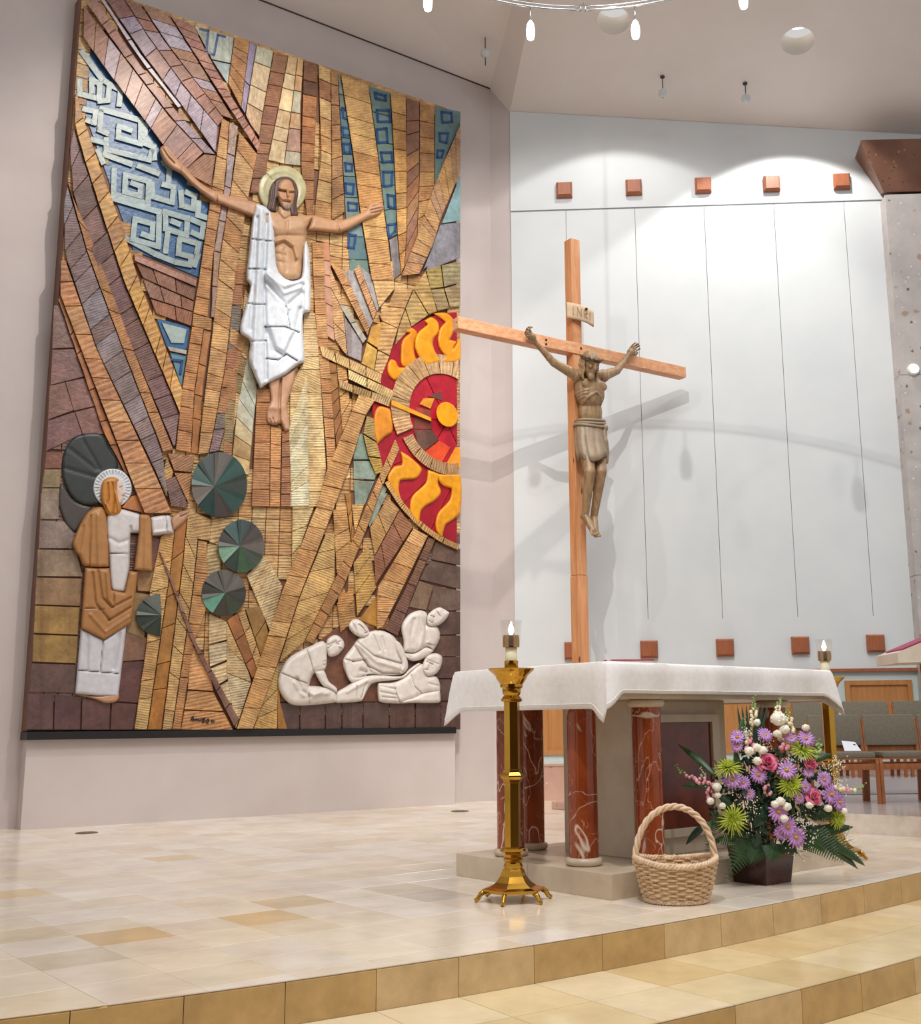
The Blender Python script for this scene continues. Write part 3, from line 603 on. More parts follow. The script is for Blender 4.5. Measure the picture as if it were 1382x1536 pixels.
# ---- long columns left of the risen figure
strip(c1([(1150, 610), (1100, 960), (1030, 1451)])+c3([(1112, 345)]), c1([(1190, 632), (1165, 960)])+c3([(1230, 0), (1197, 366)]), 9, ['C08A54', 'BA8450', 'C89A60'], .06, FI)
strip(c3([(1105, 420), (1045, 800), (1012, 1130)]), c3([(1175, 432), (1120, 800), (1100, 1150)]), 6, ['BC8450', 'B47C4C'], .06, FI)
strip(c3([(1175, 432), (1120, 800), (1100, 1150)]), c3([(1216, 450), (1166, 800), (1140, 1160)]), 4, ['AC7434', 'A87036'], .045, SM)
strip(c1([(1190, 632), (1165, 960)])+c3([(1230, 0), (1215, 370)]), c1([(1235, 652), (1200, 960)])+c3([(1270, 0), (1236, 372)]), 6, ['8C7478', '987A70', 'A07C60'], .05, SM)
strip(c1([(1240, 680), (1200, 960)])+c3([(1270, 0), (1220, 480), (1185, 760), (1140, 1160)]), c1([(1335, 800), (1290, 1010)])+c3([(1362, 100), (1300, 640), (1235, 1000), (1202, 1150)]), 15, ['C49560', 'BC8A54', 'CCA06A', 'C0905C'], .06, FI)
strip(c3([(1362, 60), (1300, 640), (1235, 1000), (1205, 1150)]), c3([(1410, 60), (1375, 560), (1300, 1000), (1260, 1140)]), 9, ['A8704E', '8A7078', 'C89A68', '7E7268', 'B07C50'], .05, FI)
strip(c3([(1410, 200), (1375, 560), (1300, 1000), (1260, 1140)]), c3([(1450, 260), (1435, 560), (1370, 900), (1320, 1150)]), 8, ['BE9058', '9C7A4C', 'CDA874', '8E7A4C'], .045, FI)
# ---- top columns
strip(c2([(40, 192), (8, 430)]), c2([(121, 212), (76, 560)]), 5, ['BC8A54', 'B28258'], .055, FI); strip(c2([(121, 212), (76, 560)]), c2([(154, 232), (96, 590)]), 2, '7E7096', .05, SM)
strip(c2([(155, 235), (97, 592), (125, 650)]), c2([(245, 262), (186, 600), (172, 710)]), 4, ['C2B08C', 'AEB4A2', 'B89A72'], .045, SM)
strip(c2([(245, 268), (185, 600), (160, 765), (120, 1000)]), c2([(320, 285), (268, 560), (214, 830), (195, 1000)]), 8, ['96684A', '8C5E4A', '9E7050'], .055, FI)
strip(c2([(320, 285), (268, 560), (214, 830)]), c2([(368, 300), (338, 560), (298, 850)]), 6, ['D2B888', 'C8A878', 'D6BE94'], .045, SM)
strip(c2([(368, 300), (338, 560), (298, 850)]), c2([(400, 310), (382, 560), (385, 860)]), 6, ['B8936A', 'B0A890', 'C8A070', 'A07A68'], .045, SM)
strip(c2([(400, 310), (385, 860), (415, 1120)]), c2([(475, 332), (455, 860), (450, 1120)]), 9, ['8E5E40', '6E4A34', 'A87048', 'B07A4C'], .055, FI)
strip(c2([(475, 332), (490, 800), (452, 1120)]), c2([(540, 360), (545, 800), (545, 1140)]), 9, ['C69A62', 'BA8C58', 'CAA670', 'A87650'], .05, FI)
strip(c2([(540, 360), (545, 800), (545, 1140)]), c2([(577, 378), (598, 800), (614, 1100)]), 8, ['B0845C', 'B88C58', 'A47850'], .05, FI)
strip(c2([(577, 378), (600, 800), (615, 1100), (640, 1451)]), c2([(590, 385), (653, 800), (688, 1080), (748, 1451)]), 10, ['5E7C84', '6C867E', '7C8C84', '76888A'], .025, SM, gl_shiny)
strip(c2([(592, 388), (656, 800), (690, 1080), (752, 1451)]), c2([(735, 440), (785, 800), (815, 1080), (865, 1451)]), 11, ['C99A5E', 'C49258', 'D0A86A', 'CDA468'], .06, FI)
strip(c2([(736, 442), (786, 800), (816, 1080), (842, 1240)]), c2([(850, 480), (869, 850), (884, 1215)]), 6, ['6A8480', '768A82', '70867E'], .025, SM, gl_shiny)
tile(c2([(843, 1242), (885, 1220), (905, 1420), (866, 1451)]), '8A8A92', .04, fr=SM)
strip(c2([(850, 480), (870, 850), (885, 1200), (905, 1420)]), c2([(930, 508), (935, 850), (935, 1200), (922, 1385)]), 9, ['C08E4E', 'B8864A', 'C89A5A'], .055, FI)
strip(c2([(930, 508), (935, 1200), (922, 1385)]), c2([(1000, 525), (1000, 900), (988, 1240)]), 9, ['9C6C4A', '8E6450', 'B08458', 'A47A50'], .05, SM)
strip(c2([(1000, 525), (1000, 900), (988, 1240)]), c2([(1078, 548), (1078, 962), (1000, 1205)]), 8, ['B5844E', 'AE7E50', 'C09258'], .05, FI)
tile(c2([(1080, 550), (1213, 578), (1213, 645), (1140, 800), (1080, 960)]), '6A8684', .025, fr=SM, m=gl_shiny)
strip(c2([(1213, 640), (1075, 962), (985, 1232), (905, 1430)]), c2([(1216, 885), (1112, 1130), (1075, 1260), (1000, 1420)]), 12, ['B98E5A', 'B0845C', 'C09660', 'A88260'], .085, FI)
tile(c2([(1214, 905), (1214, 1145), (1115, 1160)]), '7AA0A4', .03, fr=SM, m=gl_shiny)
tile(c2([(1107, 1166), (1125, 1160), (1125, 1305), (1020, 1400)]), '8A90A0', .035, fr=SM); tile(c2([(1127, 1160), (1214, 1150), (1214, 1335), (1127, 1370), (1030, 1410)]), '868CA0', .035, fr=SM)
RINGS = [(c2([(600, 560), (640, 570), (640, 620), (605, 610)]), 'b'), (c2([(600, 660), (640, 665), (642, 700), (605, 700)]), 'b'), (c2([(605, 745), (640, 745), (642, 790), (610, 790)]), 'b'), (c2([(615, 845), (650, 850), (650, 885), (620, 885)]), 'b'), (c2([(615, 950), (660, 955), (655, 1005), (620, 1000)]), 'b'), (c2([(630, 1050), (675, 1055), (675, 1090), (632, 1090)]), 'b'), (c2([(635, 1215), (670, 1220), (660, 1285), (632, 1280)]), 'b'),
         (c2([(770, 480), (825, 495), (825, 520), (775, 510)]), 'b'), (c2([(780, 570), (845, 570), (850, 630), (785, 630)]), 'b'), (c2([(778, 670), (830, 665), (835, 735), (785, 740)]), 'b'), (c2([(800, 790), (855, 790), (860, 835), (810, 840)]), 'b'), (c2([(812, 890), (860, 890), (855, 960), (815, 965)]), 'b'), (c2([(835, 1010), (870, 1015), (872, 1080), (840, 1070)]), 'b'), (c2([(835, 1165), (875, 1160), (872, 1200), (842, 1230)]), 'b'),
         (c2([(1115, 580), (1165, 585), (1170, 630), (1120, 635)]), 'b'), (c2([(1105, 690), (1150, 690), (1140, 740), (1105, 730)]), 'b'), (c2([(1095, 780), (1125, 780), (1115, 815), (1092, 815)]), 'b'), (c1([(1040, 150), (1080, 160), (1070, 270), (1110, 285), (1130, 180), (1165, 190)]), 'b'), (c3([(985, 610), (1050, 620), (1040, 690)]), 'b')]
for q, _ in RINGS:
    mb = MB()
    for s_ in thick(q+q[:1] if len(q) == 4 else q, 3.6): add_prism(mb, ccw(s_), .0, .033, .0)
    me_obj('blue_relief', mb.v, mb.f, gl_shiny, mural, cols=[jit(lin('274C80'), .12)]*len(mb.f))
# ---- arc of tiles and short rays beside the sun
for q, c, h in [([(915, 200), (1020, 190), (975, 300), (880, 290)], 'C0955C', .075), ([(832, 335), (880, 290), (975, 300), (935, 410), (848, 370)], 'BE9660', .075), ([(790, 400), (850, 372), (830, 522), (767, 482)], 'C8963C', .07), ([(850, 372), (935, 410), (890, 560), (822, 525)], 'CDA46A', .07), ([(765, 486), (824, 526), (805, 640), (735, 602)], 'C8A04A', .07), ([(826, 527), (890, 562), (850, 660), (806, 640)], 'C4A070', .07),
                ([(1020, 195), (1085, 95), (1150, 318), (1105, 335)], 'B09458', .06), ([(975, 302), (1020, 197), (1102, 337), (1010, 402)], 'B8985C', .06), ([(975, 305), (1010, 404), (920, 500), (935, 412)], 'BE985E', .06), ([(1087, 90), (1170, 65), (1185, 185), (1112, 195)], 'A08A4C', .055), ([(1112, 198), (1185, 190), (1217, 300), (1152, 316)], '98845A', .055), ([(1172, 65), (1281, 42), (1281, 160), (1187, 185)], '8E8460', .055), ([(1188, 190), (1281, 163), (1281, 288), (1220, 300)], '9A8662', .055),
                ([(640, 92), (697, 92), (800, 372), (782, 410)], 'A8A4A8', .03), ([(722, 60), (790, 118), (832, 300), (822, 320)], '9A9AA4', .03), ([(640, 340), (742, 482), (735, 592), (660, 560)], '9C98A0', .03), ([(790, 118), (905, 40), (918, 195), (832, 300)], 'D0A870', .05)]: tile(c4(q), c, h, fr=SM if c in ('A8A4A8', '9A9AA4', '9C98A0', 'C8963C', 'C8A04A') else .6)
strip(c4([(570, 60), (770, 450)]), c4([(640, 90), (782, 408)]), 4, ['C4935E', 'BE8C58'], .07, FI); strip(c4([(695, 90), (800, 360)]), c4([(722, 60), (820, 320)]), 3, 'C8986A', .065, FI); strip(c4([(615, 282), (745, 492)]), c4([(652, 285), (766, 468)]), 2, 'B0AAA0', .06, SM)
strip(c4([(465, -60), (480, 300), (505, 600), (545, 1100), (550, 1190)]), c4([(528, -60), (545, 300), (560, 560), (598, 1090), (560, 1190)]), 12, ['BC8A58', 'B4804E', 'C2945E'], .055, FI)
strip(c4([(520, -60), (545, 450)]), c4([(560, -60), (590, 480)]), 6, ['B88060', 'C09078'], .05, SM, gl_shiny); strip(c4([(560, 60), (590, 480), (640, 540)]), c4([(625, 230), (640, 340), (660, 560)]), 3, ['C29466', 'C89C6A'], .05, FI)  # reddish tones of the first strip put a glint into the colour
strip(c4([(556, 590), (582, 900), (602, 1080)]), c4([(600, 600), (632, 980)]), 6, ['9A6A3A', 'A87A44', '8E6034'], .05, SM); strip(c4([(600, 600), (632, 980)]), c4([(655, 620), (680, 870)]), 4, ['C79C66', 'C09258'], .05, FI)
strip(c4([(505, 500), (848, 658)]), c4([(520, 562), (842, 712)]), 4, ['CDAE74', 'C8A468', 'BE9A5C'], .085, FI); strip(c4([(662, 632), (912, 750)]), c4([(665, 685), (905, 802)]), 2, ['D6BC80', 'D0B070'], .08, FI); strip(c4([(610, 690), (902, 792)]), c4([(616, 732), (888, 838)]), 3, ['B89050', 'C09C68', 'A8823E'], .085, FI)
# ---- cream columns under the risen figure
strip(c4([(420, 325), (415, 600), (345, 720), (345, 1382)]), c4([(490, 325), (520, 760), (545, 1190), (495, 1382)]), 10, ['D8BE8A', 'CDB07C', 'D2B484'], .05, FI); strip(c4([(340, 960), (352, 1382)]), c4([(440, 660), (452, 1382)]), 6, ['C8C8B0', 'C4BC98', 'D0C49C'], .055, FI)
strip(c4([(165, 740), (135, 1382)]), c4([(240, 740), (235, 1382)]), 7, ['BC8452', 'B47C4A'], .055, FI); strip(c4([(240, 940), (235, 1382)]), c4([(300, 960), (292, 1382)]), 4, ['C89058', 'C48E56'], .05, FI); strip(c4([(302, 970), (295, 1382)]), c4([(343, 960), (352, 1382)]), 6, ['A8724A', 'A06C48'], .055, FI)
strip(c4([(20, 400), (0, 700), (-20, 1100)]), c4([(110, 460), (62, 640), (28, 1110)]), 7, ['C09462', 'A87A50', '9A845C'], .05, FI); strip(c4([(112, 560), (62, 800), (28, 1120), (60, 1200)]), c4([(168, 740), (150, 900), (122, 1210)]), 6, ['CFC09A', 'BCC0B0', 'C8AC78'], .045, SM)
# ---- lower rays
strip(c4([(722, 770), (640, 960), (540, 1200), (490, 1382)])+c6([(300, 540), (230, 760), (55, 1285)]), c4([(812, 800), (750, 900), (700, 1080), (590, 1382)])+c6([(400, 560), (280, 930), (145, 1285)]), 15, ['C8985C', 'C29258', 'D0A468', 'BE8C50'], .09, FI)
strip(c4([(920, 1010), (760, 1382)])+c6([(680, 270), (590, 470), (430, 800)]), c4([(946, 1070), (850, 1270)])+c6([(775, 170), (690, 380), (640, 510), (472, 822)]), 12, ['B8864C', 'B07E48', 'C0905A'], .08, FI)
strip(c6([(1020, 190), (820, 520), (820, 742)]), c6([(1100, 232), (960, 520), (852, 732)]), 6, ['C6935C', 'BE8C54', 'CA9C64'], .085, FI); strip(c6([(945, 90), (805, 350)]), c6([(1020, 182), (812, 500)]), 3, ['9E6A46', '946044'], .06, FI)
strip(c6([(880, 20), (780, 190)]), c6([(945, 88), (808, 342)]), 2, ['B89054', 'B08A58'], .055, FI); tile(c6([(800, -10), (880, 0), (780, 188), (770, 160)]), '8C9A90', .035, fr=SM)
strip(c6([(1100, 240), (1000, 470), (862, 742)]), c6([(1142, 250), (1050, 470), (935, 780)]), 4, ['7E5640', '744C3C'], .05, FI)
for q, c in [([(1140, 260), (1283, 302), (1283, 395), (1112, 360)], '6E5A52'), ([(1110, 366), (1283, 400), (1283, 525), (1052, 470)], '6A564E'), ([(1050, 476), (1130, 502), (1090, 640), (992, 620)], '86705A'), ([(1132, 507), (1283, 530), (1283, 640), (1097, 640)], '705C54'), ([(985, 640), (1283, 645), (1283, 770), (940, 775)], '5E4640'), ([(940, 780), (1283, 775), (1283, 890), (940, 890)], '624A42'), ([(1140, 893), (1283, 890), (1283, 1010), (1140, 1010)], '5A423C'), ([(1140, 1014), (1283, 1014), (1283, 1132), (1140, 1132)], '604A44'), ([(640, 700), (860, 745), (940, 780), (940, 1000), (1140, 1000), (1140, 1138), (290, 1138), (290, 1000), (470, 830)], '6E4430')]: tile(c6(q), c, .025, fr=SM)
xs = [270, 400, 540, 630, 745, 890, 1030, 1170, 1283]
for a_, b_ in zip(xs, xs[1:]): tile(c6([(a_, 1142), (b_-3, 1142), (b_-3, 1290), (a_, 1290)]), ['5A423E', '604844', '58403C', '624A40'], .035, fr=SM)
strip(c6([(358, 0), (355, 420), (305, 540)]), c6([(505, 0), (440, 180), (345, 470)]), 5, ['CDB47E', 'C8A870'], .045, FI)
strip(c6([(540, 222), (400, 560), (285, 925)]), c6([(592, 210), (592, 470), (425, 810)]), 6, ['C8A466', 'CDAE70', 'BE9A5C'], .05, FI); strip(c6([(580, 90), (600, 440)]), c6([(655, 80), (690, 350)]), 3, ['C69658', 'BE8E50'], .055, FI); strip(c6([(645, 0), (660, 100), (692, 340)]), c6([(680, 0), (690, 230)]), 3, 'B0803E', .05, SM); tile(c6([(682, 60), (752, 60), (700, 220)]), 'C89C5C', .045)
strip(c6([(600, 600), (620, 762)]), c6([(690, 502), (706, 690)]), 2, ['B07F40', 'B88A4A'], .045, FI); strip(c6([(690, 382), (712, 672)]), c6([(775, 280), (820, 512)]), 3, ['BE964E', 'B88E48'], .05, FI); tile(c6([(818, 560), (850, 742), (720, 690)]), 'AC7C30', .045, fr=SM); strip(c6([(604, 560), (640, 510)]), c6([(620, 760), (700, 690)]), 1, 'B07C44', .04)
strip(c6([(108, 450), (240, 762)]), c6([(212, 335), (305, 505)]), 5, ['CDB486', 'C8A870', 'C0BC9C'], .045, FI); strip(c6([(0, 692), (140, 1012)]), c6([(60, 652), (172, 980)]), 3, ['A06A34', '986234'], .055, SM); strip(c6([(60, 652), (172, 980)]), c6([(100, 640), (190, 900)]), 3, ['C8A066', 'BE9458'], .055, FI); strip(c6([(102, 630), (190, 900)]), c6([(190, 610), (230, 762)]), 2, ['96763E', '8E6C38'], .045, SM)
strip(c6([(210, 1090), (145, 1285)]), c6([(282, 930), (278, 1285)]), 3, ['BE9858', 'C49E62'], .05, FI); tile(c6([(280, 960), (292, 1140), (330, 1288), (280, 1288)]), 'A8742C', .045, fr=SM)
# ---- columns between the robed woman and the green discs
strip(c5([(918, 330), (1108, 860), (1350, 1345)]), c5([(942, 370), (1137, 870), (1378, 1300)]), 9, ['8A6258', '82605A', '8E6E64'], .075, SM)
strip(c5([(1010, 180), (985, 430), (930, 800), (850, 1362)]), c5([(1080, 120), (1050, 420), (1000, 820), (930, 1362)]), 6, ['A8722E', 'A06A2C', 'AC7834'], .05, SM); strip(c5([(925, 250), (862, 560), (845, 860), (772, 1362)]), c5([(1008, 200), (984, 430), (928, 800), (848, 1362)]), 7, ['C69E62', 'BE9458', 'CDA86A'], .05, FI)
strip(c5([(1082, 120), (1052, 420), (1002, 820), (934, 1362)]), c5([(1140, 270), (1110, 560), (1060, 900), (990, 1362)]), 8, ['C8A468', 'BE9858', 'C09C64'], .055, FI); strip(c5([(1142, 270), (1112, 560), (1062, 900), (992, 1362)]), c5([(1192, 280), (1200, 640), (1115, 870), (1040, 1362)]), 7, ['B5804A', 'AE7A48', 'BA8A54'], .055, FI)
for q, c in [([(1102, 870), (1200, 960), (1230, 1140), (1080, 1130)], 'C8925A'), ([(1080, 1135), (1232, 1145), (1290, 1255), (1060, 1245)], 'C08A50'), ([(1060, 1250), (1292, 1260), (1345, 1362), (1040, 1362)], 'C0874E'), ([(1205, 690), (1312, 740), (1330, 838), (1200, 870)], 'CFB58A'), ([(1200, 878), (1332, 845), (1382, 930), (1207, 1000)], 'D0BC98'), ([(1212, 1008), (1384, 938), (1384, 1030), (1260, 1100)], 'CFB58A'), ([(1264, 1108), (1384, 1040), (1384, 1200), (1310, 1215)], 'C8B490'), ([(1312, 1222), (1384, 1207), (1384, 1300), (1357, 1335)], 'C8AC7C'),
             ([(1082, 90), (1220, 150), (1210, 275), (1085, 255)], 'C89E62'), ([(1195, 290), (1270, 300), (1270, 560), (1180, 640)], 'B49A68'), ([(1220, 130), (1345, 150), (1280, 310), (1205, 280)], 'C0A070')]: tile(c5(q), c, .04, (.2, 1), .7)
for q, c in [([(965, 1150), (1122, 1172), (1106, 1262), (1002, 1252)], 'A0704C'), ([(1002, 1262), (1106, 1267), (1086, 1440)], 'B07A48'), ([(950, 1302), (1010, 1282), (1085, 1455), (1075, 1470), (985, 1459)], '7C5A52'), ([(960, 1170), (1000, 1260), (955, 1400), (925, 1330)], 'B89050')]: tile(c3(q), c, .05, (.5, .9), FI)
strip(c6([(0, 700), (0, 1000), (50, 1285)]), c6([(60, 830), (140, 1020), (60, 1260)]), 4, ['CDB080', 'D0BC94', 'C8A870'], .045, FI)
# rows at the far left and lower left
for q, c in [([(235, 0), (335, 0), (340, 150), (230, 150)], '8C7A6C'), ([(228, 154), (372, 162), (430, 230), (420, 318), (222, 318)], '84726A'), ([(215, 322), (440, 326), (480, 480), (210, 478)], '8A7764'), ([(206, 484), (475, 490), (465, 650), (200, 640)], '8A6B4C'), ([(200, 646), (462, 656), (450, 815), (192, 805)], '9A7B44'), ([(190, 812), (452, 822), (440, 980), (185, 970)], '93743E'), ([(180, 978), (440, 986), (435, 1150), (167, 1145)], '5E4440'), ([(160, 1152), (310, 1156), (305, 1364), (150, 1364)], '5A3E3E'), ([(314, 1156), (468, 1170), (463, 1364), (309, 1364)], '583A3C'), ([(472, 1180), (638, 1202), (630, 1364), (467, 1364)], '5C3C3A'), ([(642, 1202), (792, 1212), (770, 1364), (634, 1364)], '5C3A36'),
             ([(790, 440), (892, 450), (880, 570), (790, 562)], 'A07A4E'), ([(730, 562), (862, 582), (830, 840), (730, 800)], '8A6E48'), ([(730, 760), (850, 835), (838, 960), (700, 970)], '7A5844'), ([(690, 972), (836, 964), (800, 1210), (680, 1200)], '5E3C3A'), ([(870, 250), (925, 260), (918, 380), (860, 560), (850, 450)], '6E4A44')]: tile(c5(q), c, .03, fr=SM)
# ---- the sun (true circles on the wall)
def ring(uc, zc, r0, r1, a0, a1, n, col, h, fr=SM, m=None, gap=.006):
    for k in range(n):
        b0, b1 = math.radians(a0+(a1-a0)*k/n), math.radians(a0+(a1-a0)*(k+1)/n); st = 5
        P = [(uc+r1*math.cos(b0+(b1-b0)*i/st), zc+r1*math.sin(b0+(b1-b0)*i/st)) for i in range(st+1)]+([(uc+r0*math.cos(b1+(b0-b1)*i/st), zc+r0*math.sin(b1+(b0-b1)*i/st)) for i in range(st+1)] if r0 > 0 else [(uc, zc)])
        P = clipu(P, 4.598)
        if len(P) < 3: continue
        pm = [wall_px(u, z, h) for u, z in P]; bm_ = (b0+b1)/2; pc = wall_px(uc, zc, h); p2 = wall_px(uc+math.cos(bm_), zc+math.sin(bm_), h)
        d = np.array([p2[0]-pc[0], p2[1]-pc[1]]); d /= np.linalg.norm(d); tile(pm, col, h, (d[1], -d[0]), fr, m)
def clipu(P, um):
    out = []
    for i, a in enumerate(P):
        b = P[(i+1) % len(P)]
        if a[0] <= um: out.append(a)
        if (a[0] <= um) != (b[0] <= um): t = (um-a[0])/(b[0]-a[0]); out.append((um, a[1]+(b[1]-a[1])*t))
    return out
def wall_px(u, z, h):
    d = LP+LU*u+LN*(MOFF+h)+np.array([0, 0, z])-CAM; w_ = d @ FWD; return (CX+F*(d @ RT)/w_, CY-F*(d @ UP)/w_)
ring(4.93, 4.475, .70, 1.50, 100, 260, 9, ['A00E26', '960C24', 'A61028'], .045, SM, gl_shiny)
ring(4.93, 4.475, 1.50, 1.575, 212, 262, 4, ['C09450', 'B88C4C'], .075, FI)
ring(4.45, 4.50, .0, .60, 0, 360, 6, ['A80F2A', 'B0122C'], .05, SM, gl_shiny)
ring(4.413, 4.58, .50, .753, 62, 208, 8, ['C49E6E', 'BE9868', 'CAA476'], .08, .7); ring(4.44, 4.53, .545, .70, 208, 290, 4, ['B48C5C', 'B08858'], .08, FI)
for q, c, h, m in [([(340, 650), (432, 665), (432, 720), (332, 690)], '9A4038', .06, None), ([(330, 702), (430, 737), (440, 788), (325, 783)], '7E3E36', .055, None), ([(325, 790), (440, 787), (482, 850), (370, 930)], '6A4A40', .06, None), ([(375, 937), (482, 852), (552, 895), (480, 1020)], 'D4481E', .06, gl_shiny), ([(525, 990), (580, 890), (618, 900), (610, 1025)], 'E8961C', .065, gl_shiny), ([(360, 632), (385, 595), (456, 595), (430, 662)], 'E0941C', .07, gl_shiny), ([(410, 582), (495, 550), (500, 612), (456, 600)], '6A3A34', .06, None), ([(190, 605), (190, 636), (435, 737), (435, 715)], 'E8A41C', .10, gl_shiny)]: tile(c10(q), c, h, fr=SM, m=m)
pc = c10([(517, 700)])[0]; Pd = MP(*pc, .05); ud, zd = float(np.dot(Pd-LP, LU)), float(Pd[2])
for q, c in [([(40, 700), (95, 722), (105, 860), (20, 810)], 'A89050'), ([(20, 815), (105, 866), (130, 958), (50, 948)], 'AF9450'), ([(50, 952), (130, 962), (145, 1040), (98, 1062)], 'B8963C')]: tile(c10(q), c, .06, (.2, 1), FI)
for q, c in [([(-40, 790), (18, 815), (58, 968), (-40, 970)], '7C9084'), ([(-40, 975), (62, 975), (105, 1062), (90, 1092), (-40, 1085)], '8A9C90'), ([(-40, 1095), (90, 1097), (30, 1245), (-30, 1245)], '84968C'), ([(55, 1240), (140, 1120), (165, 1140), (80, 1390)], '8A9A92')]: tile(c10(q), c, .03, fr=SM)
# ---- filler tiles only where no other tile lies
_allp = [np.array(t[1]) for t in TL]; _bb = [(p[:, 0].min(), p[:, 0].max(), p[:, 1].min(), p[:, 1].max()) for p in _allp]
def covered(X, Y):
    r = np.zeros(X.shape, bool)
    for p, b in zip(_allp, _bb):
        k = (X >= b[0]) & (X <= b[1]) & (Y >= b[2]) & (Y <= b[3])
        if k.any(): r[k] |= inside(X[k], Y[k], [tuple(q) for q in p])
    return r
ns_, nr_ = 30, 56
for i in range(ns_):
    for j in range(nr_):
        def g(a, b):
            v = -26+1119*b; xl = 122-.075*v; return (xl+(690.5-xl)*a, v+a*max(0, 190-v*.19)*(1 if v < 1000 else 0))
        a0, a1, b0, b1 = i/ns_, (i+1)/ns_, j/nr_, (j+1)/nr_
        gx = np.array([g(a, b) for a in np.linspace(a0, a1, 4) for b in np.linspace(b0, b1, 4)])
        if covered(gx[:, 0], gx[:, 1]).mean() > .80: continue
        q = [g(a0, b0), g(a1, b0), g(a1, b1), g(a0, b1)]; x, y = q[0]
        if q[0][1] > 1092: continue
        col = ['7A5C50', '70544C'] if (x < 205 and y > 500) or (x > 600 and y > 790) else (['8E7460', 'A08468'] if y > 980 else ['C09660', 'C8A26C', 'B88C56', 'CDAC78'])
        tile(q, col, .018, (0, 1), .8)
# ---- emit tiles: the 300 largest as objects, the rest joined
TL.sort(key=lambda t: -t[0]); rest = MB(); rcol = []; ruv = []
def tile_geo(t):
    ar, poly, col, h, d, fr, m = t; poly = ccw([tuple(p) for p in poly])
    mb = MB(); add_prism(mb, poly, -.001, h, .45)
    n = len(poly); uvp = [((p[0]*d[0]+p[1]*d[1])*fr*.5, (-p[0]*d[1]+p[1]*d[0])*.07*max(fr, .3)) for p in poly]*3
    uv = [uvp[i] for f in mb.f for i in f]
    return mb, uv
for k, t in enumerate(TL):
    mb, uv = tile_geo(t)
    if k < 290 or t[6] is not gl_tile: me_obj('tile', mb.v, mb.f, t[6], mural, cols=[t[2]]*len(mb.f), uvs=uv)
    else: rest.add(mb.v, mb.f); rcol += [t[2]]*len(mb.f); ruv += uv
if rest.v: setk(me_obj('small_tiles', rest.v, rest.f, gl_tile, mural, cols=rcol, uvs=ruv), kind='stuff')
disc = [(ud+.155*math.cos(2*math.pi*k/40), zd+.155*math.sin(2*math.pi*k/40)) for k in range(40)]
mb = MB(); add_prism(mb, ccw([wall_px(u, z, .1) for u, z in disc]), .0, .11, .2); me_obj('sun_disc', mb.v, mb.f, gl_shiny, mural, cols=[lin('EDA21C')]*len(mb.f))
